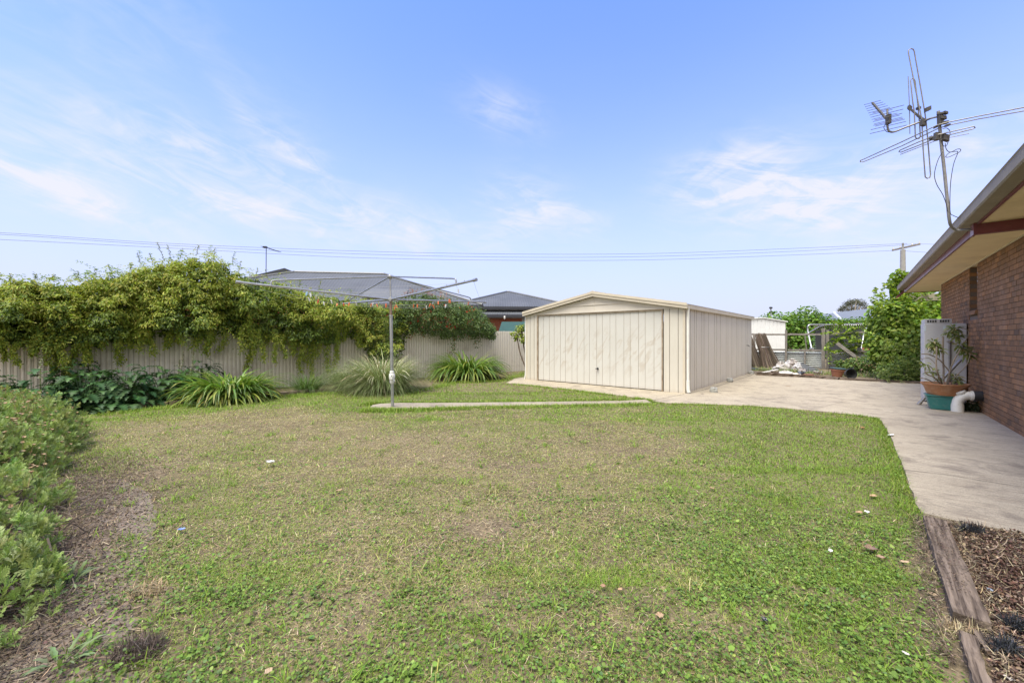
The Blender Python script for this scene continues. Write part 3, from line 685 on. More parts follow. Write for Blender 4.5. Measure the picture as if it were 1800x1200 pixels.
mb.prism([HW(1.372, 2, 3.115), HW(1.398, 2, 3.115), HW(1.398, 2, 3.2), HW(1.372, 2, 3.2)], HD * (SS - .12 - 2))
mb.prism([HW(1.40, 19.02, 3.03), HW(6, 19.02, 3.03), HW(6, 19.02, 3.17), HW(1.40, 19.02, 3.17)], HD * .025)
mb.prism([HW(1.37, 19.055, 3.14), HW(1.37, 19.055, 3.03), HW(1.2, 19.055, 2.86), HW(1.17, 19.055, 2.90)], HD * .05)
mb.build('fascia', M_burg, house)
mb = MB(); mb.prism([HW(1.345, SS - .1, 2.985), HW(1.345, SS - .0, 2.985), HW(4.2, SS - .0, 2.985), HW(4.2, SS - .1, 2.985)], (0, 0, .14))
mb.prism([HW(1.335, SS - .11, 2.98), HW(1.335, SS + .09, 2.98), HW(1.37, SS + .09, 2.98), HW(1.37, SS - .11, 2.98)], (0, 0, .21)); mb.build('eave_beam', M_burg, house)
mb = MB(); prof = [(1.37, 3.145), (1.23, 3.145), (1.215, 3.16), (1.215, 3.27), (1.205, 3.285), (1.215, 3.298), (1.24, 3.29), (1.235, 3.175), (1.36, 3.17)]
mb.prism([HW(a, 2, z) for a, z in prof], HD * (19.2 - 2)); mb.build('gutter', M_gut, house)
mb = MB(); mb.prism([HW(1.26, 1.95, 3.21), HW(1.26, 1.95, 3.25), HW(6.4, 1.95, 5.1), HW(6.4, 1.95, 5.06)], HD * 17.3); mb.build('roof', pm('dark_roof_tile', (.16, .1, .08), (.11, .07, .06), 4, .8), house)

# ================================================================== corrugated fence along the left
M_fence = pm('grey_beige_fence', (.66, .62, .55), (.595, .555, .485), 1.4, .5, .05, .05, .003, stretch=(1, 1, .3), dirt=(.29, .235, .185), dscale=1.6, dlo=.55, dhi=.85)
fence = thing('corrugated_fence', FP(0), 'tall beige corrugated metal fence behind the left garden bed', 'fence')
def corr(mb, o, du, dn, L, z0, z1, pitch, amp, vert=True, wob=0):
    n = int(L / pitch * 6); vs = []
    for i in range(n + 1):
        x = L * i / n; y = amp * max(-.75, min(.75, math.sin(2 * math.pi * x / pitch) * 1.2))
        if vert:
            p = o + du * x + dn * y; vs += [Vector((p.x, p.y, z0)), Vector((p.x, p.y, z1 + wob * math.sin(x * 2)))]
    k0 = len(mb.m); mb.add(vs, [(2 * i, 2 * i + 2, 2 * i + 3, 2 * i + 1) for i in range(n)])
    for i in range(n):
        if (i % 6) in (4,): mb.m[k0 + i] = 1       # valley faces take the darker material
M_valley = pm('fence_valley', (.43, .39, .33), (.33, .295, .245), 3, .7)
s = -9.0; i = 0
while s < 15.5:
    L = 2.36; mb = MB(); z1 = 1.79 + R(-.012, .012)
    corr(mb, FP(s, (i % 2) * .012), FD, FN, L, .0, z1, .098, .017); mb.build('fence_panel', [M_fence, M_valley], fence); s += L - .02; i += 1
mb = MB(); mb.beam(FP(-9, -.03, 1.765), FP(15.5, -.03, 1.765), .04, .05); mb.beam(FP(-9, -.03, .3), FP(15.5, -.03, .3), .04, .05); mb.build('rail', M_fence, fence)
for k in range(9):
    mb = MB(); p = FP(-8.6 + k * 2.9, -.075); mb.beam(p, p + Z * 1.74, .05, .05); mb.build('post', M_fence, fence)

# ================================================================== neighbouring house over the fence
def roof_mat():
    m, nt, b = new_mat('slate_grey_steel'); b.inputs['Roughness'].default_value = .7; b.inputs['Specular IOR Level'].default_value = .25
    tc = _n(nt, 'ShaderNodeTexCoord').outputs['Object']; c = ramp(nt, [(.3, (.072, .078, .09)), (.7, (.098, .105, .12))], noise(nt, .8, 4, .5, tc)); nt.links.new(c, b.inputs['Base Color']); return m
M_roof = roof_mat(); M_fasc = pm('charcoal_fascia', (.04, .042, .055), None, 3, .45)
def brick_tex(name, c1, c2, mo):
    m, nt, b = new_mat(name); b.inputs['Roughness'].default_value = .9
    tc = _n(nt, 'ShaderNodeTexCoord').outputs['Object']; sep = _n(nt, 'ShaderNodeSeparateXYZ'); nt.links.new(tc, sep.inputs[0]); cm = _n(nt, 'ShaderNodeCombineXYZ')
    nt.links.new(sep.outputs[0], cm.inputs[0]); nt.links.new(sep.outputs[2], cm.inputs[1])
    t = _n(nt, 'ShaderNodeTexBrick'); t.inputs['Scale'].default_value = 1; t.inputs['Brick Width'].default_value = .24; t.inputs['Row Height'].default_value = .086; t.inputs['Mortar Size'].default_value = .006
    for k, v in (('Color1', c1), ('Color2', c2), ('Mortar', mo)): t.inputs[k].default_value = (*v, 1)
    nt.links.new(cm.outputs[0], t.inputs['Vector']); nt.links.new(t.outputs['Color'], b.inputs['Base Color']); return m
M_redbrick = brick_tex('red_brick', (.36, .10, .045), (.26, .075, .04), (.3, .22, .17))
nb = thing('neighbour_house', (-4, 24, 0), 'red brick neighbouring house with slate grey corrugated hip roofs', 'house')
def roof_face(mb, a, b, c, d, pitch=.16, amp=.022):
    """corrugated sheet: eave a->b, ridge d->c; ribs run from eave to ridge"""
    a, b, c, d = map(Vector, (a, b, c, d)); nr = (b - a).cross(d - a).normalized()
    if nr.z < 0: nr = -nr
    e = (b - a); L = e.length; e.normalize(); up = (c - d); n = int(L / pitch * 4); vs = []; fs = []
    rd = nr.cross(e)
    if rd.z < 0: rd = -rd
    for i in range(n + 1):
        x = L * i / n; p = a + e * x; off = nr * (amp * max(0, math.sin(2 * math.pi * x / pitch) - .2))
        # length of the rib until it meets the hip or ridge
        def height(x):
            xd = (d - a).dot(e); xc = (c - a).dot(e); hd = (d - a).dot(rd); hc = (c - a).dot(rd)
            if x < xd: return hd * x / max(xd, 1e-6)
            if x > xc: return hc * (L - x) / max(L - xc, 1e-6)
            return hd + (hc - hd) * (x - xd) / max(xc - xd, 1e-6)
        vs += [p + off, p + rd * height(x) + off]
    for i in range(n): fs.append((2 * i, 2 * i + 2, 2 * i + 3, 2 * i + 1))
    mb.add(vs, fs)
def hip(parent, E0, E1, depth, back, zr, inset0, inset1, ridge_cap=True):
    """hip roof: front eave E0->E1 (left to right), going back by depth*back"""
    E0, E1, back = Vector(E0), Vector(E1), Vector(back); e = (E1 - E0).normalized()
    B0, B1 = E0 + back * depth, E1 + back * depth
    R0 = E0 + back * depth / 2 + e * inset0; R1 = E1 + back * depth / 2 - e * inset1; R0.z = R1.z = zr
    mb = MB(); roof_face(mb, E0, E1, R1, R0); roof_face(mb, B1, B0, R0, R1); roof_face(mb, E1, B1, R1, R1); roof_face(mb, B0, E0, R0, R0)
    o = mb.build('roof', M_roof, parent)
    mb = MB()
    for p, q in ((R0, R1), (E0, R0), (E1, R1), (B0, R0), (B1, R1)):
        if (p - q).length > .1: mb.tube([p + Z * .02, q + Z * .02], .07, 6)
    mb.build('ridge_cap', pm('ridge_cap_grey', (.10, .105, .12), None, 3, .4), o)
    mb = MB()
    for p, q in ((E0, E1), (E1, B1), (B0, E0)):
        mb.beam(p - Z * .09, q - Z * .09, .11, .17)
    mb.build('gutter', M_fasc, parent)
    mb = MB(); ctr = (E0 + B1) / 2
    q = [ctr + (p - ctr) * .985 for p in (E0, E1, B1, B0)]; mb.prism([v - Z * .2 for v in q], (0, 0, -.02)); mb.build('eaves', pm('eaves_lining', (.45, .43, .4), None, 2, .8), parent)
    return E0, E1, B0, B1
ed = Vector((.988, .153, 0)); bk = Vector((-.153, .988, 0))
E1 = P(848, 536, 20.0); E0 = E1 - ed * 17
hip(nb, E0, E1, 8.2, bk, 5.22, 6.72, 5.41)
mb = MB(); mb.prism([E0 + ed * .5 + bk * .5 - Z * E0.z, E1 - ed * .5 + bk * .5 - Z * E1.z, E1 - ed * .5 + bk * 7.6 - Z * E1.z, E0 + ed * .5 + bk * 7.6 - Z * E0.z], (0, 0, E1.z - .23)); mb.build('wall', M_redbrick, nb)
mb = MB(); q = P(617, 523, 22.2); mb2 = MB()
rdir_ = (bk * 4.1 + Z * (5.22 - E1.z)).normalized(); rn = ed.cross(rdir_).normalized()
rn = rn if rn.z > 0 else -rn
c0 = E1 - ed * 5.9 + rdir_ * .55 + rn * .05
mb.prism([c0, c0 + ed * 2.1, c0 + ed * 2.1 + rdir_ * 1.35, c0 + rdir_ * 1.35], rn * .03); mb.build('roof_sheet', pm('clear_roof_sheet', (.105, .112, .125), (.09, .097, .11), 5, .75), nb)
# little raised gablet at the left end of the ridge
mb = MB(); g0_, g1_, g2_ = P(425, 489, 22.4), P(526, 481.5, 22.75), P(500, 471, 22.6); mb.prism([g0_, g1_, g2_], bk * 4.0); mb.build('gablet', M_roof, nb)
# wing
W_E1 = P(1010, 553, 26.0); W_E0 = Vector((W_E1.x - 8.6, W_E1.y - .4, W_E1.z))
wd = (W_E1 - W_E0).normalized(); wb = Vector((-wd.y, wd.x, 0))
hip(nb, W_E0, W_E1, 7.6, wb, 4.62, 3.9, 3.75)
mb = MB(); mb.prism([Vector((p.x, p.y, 0)) for p in (W_E0 + wd * .5 + wb * .5, W_E1 - wd * .5 + wb * .5, W_E1 - wd * .5 + wb * 7, W_E0 + wd * .5 + wb * 7)], (0, 0, W_E1.z - .23)); mb.build('wall', M_redbrick, nb)
# higher part of the wing's roof
A = P(893, 513, 30.0); e0 = A - wd * 4.2 - Z * 1.45 + wb * -3.8; e1 = A + wd * 4.6 - Z * 1.45 + wb * -3.8
hip(nb, e0 + Z * .05, e1 + Z * .05, 7.6, wb, A.z, 4.1, 4.5)
wp = P(919, 571, 26.35); mb = MB()
mb.prism([wp + Vector((-.22, 0, -.5)), wp + Vector((.6, .02, -.5)), wp + Vector((.6, .06, -.5)), wp + Vector((-.22, .04, -.5))], (0, 0, 1.0)); wf = mb.build('window', pm('white_frame', (.6, .6, .58), None, 4, .5), nb)
mb = MB(); mb.prism([wp + Vector((-.17, -.012, -.44)), wp + Vector((.55, .008, -.44)), wp + Vector((.55, .018, -.44)), wp + Vector((-.17, -.002, -.44))], (0, 0, .88)); mb.build('pane', pm('window_glass', (.14, .19, .18), (.3, .33, .3), 2, .15), wf)
lp = P(887, 558, 25.7); mb = MB(); mb.lathe([(0, .12), (.05, .1), (.06, .0), (.04, -.1), (0, -.12)], lp, 8); mb.build('eave_lamp', M_pvc, nb)
# green canopy roof
gc = thing('garden_awning', P(905, 583, 22.5), 'dark green sloping awning roof showing above the fence by the garage', 'awning')
mb = MB(); a, b, c, d = P(876, 585, 22), P(960, 585, 22), P(960, 566.5, 23.4), P(882, 566.5, 23.4)
mb.prism([a, b, c, d], (0, .02, .04)); a2 = P(876, 585, 22); mb.prism([a, d, d + Vector((.3, 2, -.0)), a + Vector((.1, 2.6, 0))], (.0, .0, .03)); mb.build('canopy', pm('green_canvas', (.014, .06, .045), (.01, .045, .034), 4, .7), gc)
for q in (P(879, 585, 22.1), P(958, 585, 22.1)): mb = MB(); mb.beam(Vector((q.x, q.y, 0)), Vector((q.x, q.y, q.z - .005)), .07, .07); mb.build('post', M_galv, gc)
# TV aerial on the neighbour's roof
q = P(467.5, 475, 23.5); t = P(468, 433, 23.5); an = thing('roof_aerial', q, 'thin black aerial pole rising from the far roof behind the vine', 'aerial')
mb = MB(); mb.tube([q - Z * 1.0, t], .02, 6); mb.build('pole', M_dark, an)
b0, b1 = P(466, 434.5, 23.4), P(489, 442, 22.2); mb = MB(); mb.beam(b0, b1, .035, .035)
for k in range(8):
    c = b0.lerp(b1, k / 7); mb.beam(c - Vector((.25, .6, 0)) * (.28 if k else .4), c + Vector((.25, .6, 0)) * (.28 if k else .4), .02, .02)
mb.obox(b0, (.10, 0, 0), (0, .08, 0), (0, 0, .045)); mb.build('antenna', M_dark, an)

# ================================================================== power pole and lines
M_wood_grey = pm('weathered_timber', (.25, .225, .195), (.165, .145, .125), 5, .9, 0, .7, .01, stretch=(1, 1, .12), dirt=(.34, .31, .28), dscale=7, dlo=.55, dhi=.8)
PY = 32.0; pb = P(1587, 594, PY); ptop = P(1587, 427, PY)
pole = thing('power_pole', (pb.x, pb.y, 0), 'grey concrete power pole with one crossarm behind the house gutter', 'power pole')
mb = MB(); mb.tube([(pb.x, pb.y, 0), (pb.x, pb.y, 5), (pb.x, pb.y, ptop.z - .55)], [.24, .2, .16], 10); mb.tube([(pb.x, pb.y, ptop.z - .6), (pb.x, pb.y, ptop.z)], .06, 8); mb.build('post', pm('pole_concrete', (.33, .32, .30), (.27, .26, .24), 5, .9), pole)
ca, cb = P(1564, 441, PY + .9), P(1613, 430, PY - .6); mb = MB(); mb.beam(ca + Vector((0, -.2, 0)), cb + Vector((0, -.2, 0)), .11, .12); mb.build('crossarm', M_wood_grey, pole)
for k in (.04, .3, .72, .97):
    mb = MB(); c = ca.lerp(cb, k) + Vector((0, -.2, .06)); mb.lathe([(.0, 0), (.05, .0), (.06, .06), (.035, .1), (.045, .16), (0, .18)], c, 8); mb.build('insulator', M_white_cast, pole)
def wire(a, b, sag, r, label, name='power_line'):
    pts = [Vector(a).lerp(Vector(b), k / 40) - Z * (sag * 4 * (k / 40) * (1 - k / 40)) for k in range(41)]
    mb = MB(); mb.tube(pts, r, 5); return tag(mb.build(name, M_wire, None, True), label, 'power line', 'overhead lines across the sky')
M_wire = pm('wire_grey', (.075, .075, .08), None, 3, .6)
def wpts(px, r, label):                           # through sampled points with a natural sag
    m = smooth_path(px, 8); mb = MB(); mb.tube(m, r, 5); tag(mb.build('power_line', M_wire, None, True), label, 'power line', 'overhead lines across the sky')
wpts([P(-250, 400, 21), P(0, 409, 22.5), P(300, 428, 24.5), P(620, 441, 26.5), P(900, 446.5, 28.3), P(1150, 445.5, 29.8), P(1400, 436.5, 31.2), ca + Vector((.1, -.2, .2)) + (cb - ca) * .5 + Z * .1], .011, 'topmost thin overhead wire crossing the sky to the pole')
wpts([P(-250, 403, 20.8), P(0, 412, 22.3), P(300, 431.5, 24.3), P(620, 446, 26.3), P(900, 452, 28), P(1150, 450.5, 29.6), P(1400, 441.5, 31), P(1590, 430.5, PY - .3)], .011, 'middle overhead wire close under the topmost one')
wpts([P(-250, 410, 20.6), P(0, 421, 22.1), P(300, 436, 24.1), P(620, 452.5, 26.2), P(900, 457.5, 27.8), P(1150, 456.5, 29.4), P(1400, 448, 30.8), P(1568, 440.5, PY + .6)], .011, 'lowest of the overhead wires, with the widest gap above it')
wpts([P(1590, 430, PY - .3), P(1620, 429, 34), P(1680, 431, 40), P(1900, 440, 60)], .011, 'upper wire running on from the pole behind the gutter')
wpts([P(1588, 441, PY - .0), P(1620, 443, 34), P(1680, 446, 40), P(1900, 455, 60)], .011, 'lower wire running on from the pole behind the gutter')

# ================================================================== rotary clothesline
cb0 = G(690, 713, .03); cl_ = thing('rotary_clothesline', cb0, 'large galvanised rotary clothesline with drooping arms on the lawn', 'clothesline')
bx, by = cb0.x, cb0.y; lean = Vector((-.05, 0, 0))
def cp(z): return Vector((bx, by, z)) + lean * (z / 2.85)
mb = MB(); mb.tube([cp(.02), cp(1.0), cp(1.98)], .034, 14); mb.tube([cp(1.96), cp(2.0)], .04, 14); mb.build('pole', M_galv, cl_, True)
mb = MB(); mb.tube([cp(1.98), cp(2.34)], .027, 12); mb.build('inner_pole', M_rustpole, cl_, True)
mb = MB(); mb.lathe([(.036, -.13), (.045, -.12), (.05, -.07), (.046, -.05), (.062, -.03), (.068, .03), (.06, .07), (.045, .1), (.05, .12), (.042, .14), (.034, .15)], cp(.66) - Z * .02, 18)
mb.obox(cp(.66) + Vector((0, -.06, -.02)), (.03, 0, 0), (0, .02, 0), (0, 0, .03)); gb = mb.build('winding_box', M_white_cast, cl_, True)
mb = MB(); mb.tube([cp(.69) + Vector((0, -.05, 0)), cp(.69) + Vector((.01, -.085, 0))], .012, 8); mb.build('winder_handle', M_galv, gb); mb = MB(); mb.tube([cp(.62) + Vector((.04, -.05, 0)), cp(.6) + Vector((.07, -.07, -.03))], .01, 8); mb.build('winder_handle', M_galv, gb)
mb = MB(); mb.tube([cp(2.34), cp(2.84)], .023, 12); mb.lathe([(0, .03), (.05, .02), (.06, -.0), (.05, -.04), (.024, -.06)], cp(2.84), 14); mb.lathe([(.03, .05), (.055, .04), (.06, 0), (.055, -.04), (.03, -.05)], cp(2.335), 14); mb.build('mast', M_galv, cl_, True)
hub, top = cp(2.335), cp(2.835)
AD = [Vector((-.738, -.675, 0)), Vector((.69, -.724, 0)), Vector((.738, .675, 0)), Vector((-.66, .751, 0))]; AR = [2.76, 2.95, 2.62, 3.0]; AT = [2.452, 2.45, 2.44, 2.44]
def armp(k, t): return hub + AD[k] * (AR[k] * t) + Z * ((AT[k] - hub.z) * t)
for k in range(4):
    mb = MB(); mb.tube([armp(k, .01), armp(k, 1)], .021, 10); mb.tube([armp(k, .985), armp(k, 1.01)], .028, 10)
    for t in (.3, .5, .72, .9): mb.tube([armp(k, t) - Z * .015, armp(k, t) + Z * .035], .008, 6)
    mb.build('arm', M_galv, cl_, True)
    a = .8; e = armp(k, a); u1 = e + Z * .1; mb = MB(); s2 = top + (e + Z * .11 - top) * .97
    mb.tube([top] + [top.lerp(s2, q / 4) for q in (1, 2, 3)] + smooth_path([s2, e + Z * .098 + AD[k] * .03, e + Z * .06 + AD[k] * .055, e + AD[k] * .06], 4), .015, 8); mb.build('stay', M_galv, cl_, True)
lines = MB(); LINES = []
for t in (.47, .64, .82, .985):
    for k in range(4):
        a, b = armp(k, t) - Z * .02, armp((k + 1) % 4, t) - Z * .02; sg = .03 + .06 * t * R(.4, 1.6)
        pts = [a.lerp(b, q / 10) - Z * (sg * 4 * (q / 10) * (1 - q / 10)) for q in range(11)]; lines.tube(pts, .0016, 4); LINES.append((t, k, pts))
lines.build('line_wire', pm('line_wire', (.3, .3, .31), None, 4, .5), cl_)
# pegs
def peg_mesh():
    mb = MB()
    for sx in (-1, 1):
        mb.prism([(sx * .003, -.006, .012), (sx * .012, -.006, .02), (sx * .013, -.006, -.02), (sx * .009, -.006, -.062), (sx * .004, -.006, -.062), (sx * .0035, -.006, -.01)], (0, .012, 0))
    mb.tube(arc((0, 0, -.012), .009, 0, 2 * math.pi, (1, 0, 0), (0, 0, 1), 8), .002, 4)
    return mb
PEGC = {'orange': (.75, .17, .045), 'white': (.75, .75, .73), 'black': (.02, .02, .02), 'blue': (.25, .42, .62), 'red': (.5, .05, .03)}
PROTO = {}
def peg(col, t, k, q, label, group, sc=1.05):
    if col not in PROTO:
        c = PEGC[col]; o = peg_mesh().build('clothes_peg', pm('peg_' + col, c, tuple(x * .85 for x in c), 30, .5)); PROTO[col] = o
    else:
        o = PROTO[col].copy(); COL.objects.link(o)
    pts = [l for l in LINES if l[0] == t and l[1] == k][0][2]; f = q * 10; i = min(int(f), 9); p = pts[i].lerp(pts[i + 1], f - i)
    d = pts[i + 1] - pts[i]; o.location = p - Z * .0; o.rotation_euler = (R(-.5, .5), R(-.35, .35), math.atan2(d.y, d.x) + 1.57 + R(-.6, .6)); o.scale = (sc, sc, sc)
    return tag(o, label, 'clothes peg', group)
# k: 0 left-near arm to right-near arm, 1 right-near to right-far, 2 right-far to left-far, 3 left-far to left-near
for (col, t, k, q) in [('white', .64, 3, .88), ('white', .64, 3, .8), ('white', .82, 3, .62), ('white', .64, 3, .55), ('white', .47, 3, .3), ('white', .985, 3, .28), ('white', .47, 2, .9)]:
    peg(col, t, k, q, 'white clothes peg hanging on the wires left of the clothesline pole', 'white pegs left of the pole')
for (t, k, q) in [(.64, 3, .2), (.82, 3, .12), (.985, 3, .1), (.64, 2, .86), (.64, 2, .8), (.47, 2, .72), (.47, 2, .66), (.64, 2, .7), (.82, 2, .62), (.64, 2, .6)]:
    peg('orange', t, k, q, 'orange clothes peg hanging on the wires left of the clothesline pole', 'orange pegs left of the pole')
for (t, k, q) in [(.64, 2, .42), (.64, 2, .38), (.47, 1, .9), (.82, 2, .3), (.64, 2, .25), (.64, 1, .6), (.64, 1, .56), (.82, 1, .8)]:
    peg('orange', t, k, q, 'orange clothes peg hanging on the wires right of the clothesline pole', 'orange pegs right of the pole')
for (t, k, q) in [(.82, 2, .36), (.82, 2, .2), (.64, 1, .2), (.82, 1, .1)]:
    peg('white', t, k, q, 'white clothes peg hanging on the wires right of the clothesline pole', 'white pegs right of the pole')
peg('black', .64, 3, .4, 'black clothes peg on the wire beside the left stay', None); peg('blue', .64, 3, .93, 'pale blue clothes peg nearest the tip of the long left arm', None); peg('red', .82, 3, .5, 'dark red clothes peg hanging among the pegs on the left', None)

# ================================================================== TV antenna on the eave
AY = 5.9
def A5(x, y, Y=AY): return P(1450 + x / 3.3333, 60 + y / 3.3333, Y)
def AZp(x, y, z):
    px, py = 1450 + x / 3.3333, 60 + y / 3.3333; Y = F * (z - H) / (HY - py); return P(px, py, Y)
base = A5(735, 1100, 5.95); ant = thing('tv_antenna', base, 'tall tangled metal television antenna fixed to the house eave', 'antenna')
M_alu = pm('dull_aluminium', (.30, .29, .27), (.19, .18, .17), 20, .55, .4); M_aludk = pm('dark_bracket', (.07, .065, .06), (.05, .045, .04), 20, .6)
br = HW(1.34, SS + .03, 3.08)
mb = MB(); mb.tube(smooth_path([A5(664, 452), A5(680, 620), A5(700, 800), A5(718, 980), A5(728, 1080), A5(740, 1125, 5.92), A5(770, 1147, 5.92), A5(820, 1146, 5.85), br], 5), .019, 10); mb.build('mast', M_alu, ant, True)
def loop(pts, r=.008): mb = MB(); mb.tube(pts, r, 6); mb.build('dipole', M_alu, ant, True)
z1 = P(1655, 222, AY).z; z2 = P(1653, 238, AY).z
loop([AZp(1230, 418, z1), AZp(1167, 430, z1), AZp(900, 481, z1), AZp(720, 517, z1), AZp(660, 533, z1), AZp(450, 632, z1 + .01), AZp(230, 732, z1), AZp(208, 741, z1), AZp(208, 749, z1), AZp(225, 749, z1 - .02), AZp(450, 656, z1 - .03), AZp(660, 555, z1 - .03), AZp(720, 535, z1 - .03), AZp(900, 498, z1 - .03), AZp(1167, 451, z1 - .03), AZp(1230, 440, z1 - .03)])
loop([AZp(660, 590, z2), AZp(550, 632, z2), AZp(440, 681, z2), AZp(434, 690, z2), AZp(445, 693, z2), AZp(560, 648, z2 - .02), AZp(660, 606, z2 - .02), AZp(740, 588, z2 - .02), AZp(870, 556, z2 - .02), AZp(880, 549, z2 - .01), AZp(873, 541, z2), AZp(740, 572, z2), AZp(660, 590, z2)])
loop([AZp(442, 706, z2 - .03), AZp(660, 621, z2 - .03), AZp(740, 604, z2 - .03), AZp(845, 583, z2 - .03)], .005)
loop([A5(575, 530, 6.1), A5(530, 320, 6.1), A5(489, 108, 6.1), A5(490, 95, 6.1), A5(504, 86, 6.1), A5(518, 90, 6.1), A5(524, 103, 6.1), A5(555, 280, 6.1), A5(585, 455, 6.1), A5(595, 530, 6.1), A5(608, 680, 6.1), A5(619, 825, 6.1), A5(614, 841, 6.1), A5(600, 846, 6.1), A5(588, 838, 6.1), A5(576, 680, 6.1), A5(569, 530, 6.1)])
loop([A5(527, 470, 6.2), A5(515, 400, 6.2), A5(502, 275, 6.2), A5(508, 263, 6.2), A5(520, 262, 6.2), A5(528, 275, 6.2), A5(540, 370, 6.2), A5(548, 450, 6.2), A5(556, 540, 6.2), A5(559, 600, 6.2), A5(552, 612, 6.2), A5(538, 614, 6.2), A5(530, 603, 6.2), A5(527, 520, 6.2), A5(524, 470, 6.2)])
loop([A5(488, 248, 6.3), A5(492, 340, 6.3), A5(496, 440, 6.3), A5(498, 585, 6.3)], .0055)
mb = MB(); mb.beam(A5(488, 428, 6.3), A5(545, 478, 6.2), .028, .028); mb.beam(A5(545, 478, 6.2), A5(592, 512, 6.08), .028, .028); mb.tube(smooth_path([A5(575, 515, 6.08), A5(620, 495, 6.0), A5(665, 482, 5.9)]), .013, 8)
mb.beam(A5(655, 468, 5.88), A5(716, 458, 5.8), .03, .025); mb.build('boom', M_aludk, ant)
mb = MB()
for (x, y, w_, h_, Y) in [(602, 440, 14, 12, 6.05), (576, 520, 12, 18, 6.08), (548, 435, 9, 7, 6.2), (497, 432, 7, 9, 6.3), (690, 490, 16, 10, 5.85), (700, 520, 18, 8, 5.85), (705, 462, 10, 7, 5.82), (655, 540, 12, 8, 5.95), (655, 600, 12, 22, 5.9), (630, 610, 14, 9, 6.0), (707, 608, 15, 18, 5.86), (718, 535, 10, 6, 5.8), (676, 500, 12, 30, 5.87)]:
    c = A5(x, y, Y); s_ = Y / F / 3.3333; mb = MB(); mb.obox(c, Vector((w_ * s_, 0, .02 * R(-1, 1))), (0, .022, 0), Vector((R(-.004, .004), 0, h_ * s_))); mb.build('bracket', M_aludk, ant, bevel=.003)
mb = MB(); mb.tube(smooth_path([A5(660, 484, 5.9), A5(600, 500, 6.05), A5(550, 518, 6.15), A5(470, 548, 6.25), A5(410, 572, 6.32), A5(385, 573, 6.33), A5(370, 560, 6.34), A5(366, 520, 6.34), A5(366, 440, 6.34)]), .014, 8); mb.build('side_arm', M_alu, ant, True)
y0, y1 = A5(278, 402, 6.75), A5(380, 520, 6.3); mb = MB(); mb.beam(y0, y1, .024, .024); mb.obox(A5(372, 500, 6.3), (.022, 0, 0), (0, .03, 0), (0, 0, .075))
ex = Vector((.17, -.13, .0))
for k in range(11):
    c = y0.lerp(y1, k / 10); h_ = .5 + .03 * k; mb.tube([c - ex * h_, c + ex * h_ ], .0045, 5)
for (dz, l_) in ((.16, .85), (.1, .8), (.04, .75), (-.04, .8), (-.1, .95), (-.16, 1.0)):
    c = A5(370, 500, 6.27) + Z * dz; mb.tube([c - ex * l_, c + ex * l_], .005, 5)
mb.build('small_aerial', M_aludk, ant)
mb = MB(); cbl = [[(690, 690), (662, 740), (642, 820), (655, 880), (690, 940), (712, 1000), (720, 1040)], [(705, 640), (712, 675), (735, 692), (775, 675), (795, 676), (790, 690), (755, 708), (722, 722), (708, 718), (730, 695), (770, 688), (778, 698), (755, 760), (738, 860), (733, 960), (735, 1045), (750, 1062), (783, 1076)], [(690, 555), (715, 552), (733, 570), (730, 600), (715, 650), (695, 655), (680, 625)], [(352, 530), (346, 550), (362, 572), (378, 576)]]
for c in cbl: mb.tube(smooth_path([A5(x, y, 5.86 if x > 400 else 6.34) for x, y in c], 5), .0045, 5)
mb.build('cable', M_dark, ant, True)
# ================================================================== plants
M_fol = leaf_mat('foliage', .32, .5, .3); M_gloss = leaf_mat('glossy_foliage', .15, .5, .2); M_dry = leaf_mat('dry_plant', .1, .85, .1)
M_stem = pm('brown_stem', (.16, .12, .085), (.10, .075, .055), 20, .9); M_stemg = pm('pale_stem', (.33, .27, .2), (.24, .19, .14), 20, .85)
def ip(px, pts): return np.interp(px, [p[0] for p in pts], [p[1] for p in pts])
def fence_at(px, off):
    """distance along the fence of the point offset to the yard, seen in direction px"""
    k = (px - CX) / F; o = F0 + FN * off
    return (k * o.y - o.x) / (FD.x - k * FD.y)
TOP = [(-150, 500), (-60, 500), (0, 499), (40, 489), (90, 492), (130, 494), (165, 481), (200, 478), (230, 474), (255, 458), (300, 456), (330, 446), (365, 446), (395, 455), (420, 472), (460, 484), (500, 492), (540, 508), (600, 520), (640, 527), (690, 530), (720, 535)]
BOT = [(-150, 606), (0, 600), (40, 606), (85, 618), (120, 604), (155, 612), (185, 600), (220, 606), (255, 602), (285, 588), (320, 590), (350, 600), (380, 586), (410, 586), (440, 604), (465, 600), (500, 598), (540, 606), (580, 604), (610, 590), (640, 612), (660, 650), (690, 662), (706, 620), (720, 585)]
vine = thing('climbing_vine', FP(0, .2), 'large yellow green climbing vine spilling over the corrugated fence', 'vine')
OL = [(.26, .30, .045), (.30, .32, .05), (.20, .265, .045), (.36, .345, .06)]; VG = [(.15, .22, .038), (.185, .255, .045), (.12, .18, .036)]; VD = [(.045, .078, .019), (.06, .095, .022)]  # VD: old inner leaves, darkened further to paint shadowed gaps
NEWG = [(.31, .38, .05), (.38, .40, .065), (.26, .345, .045)]
fol = LB(); stems = MB(); trail = LB()
def vine_pt(px, v, out):
    yt, yb = ip(px, TOP), ip(px, BOT); y = yb + (yt - yb) * v
    s = fence_at(px, out); p = FP(s, out); return np.array([p.x, p.y, H - (y - HY) / F * p.y])
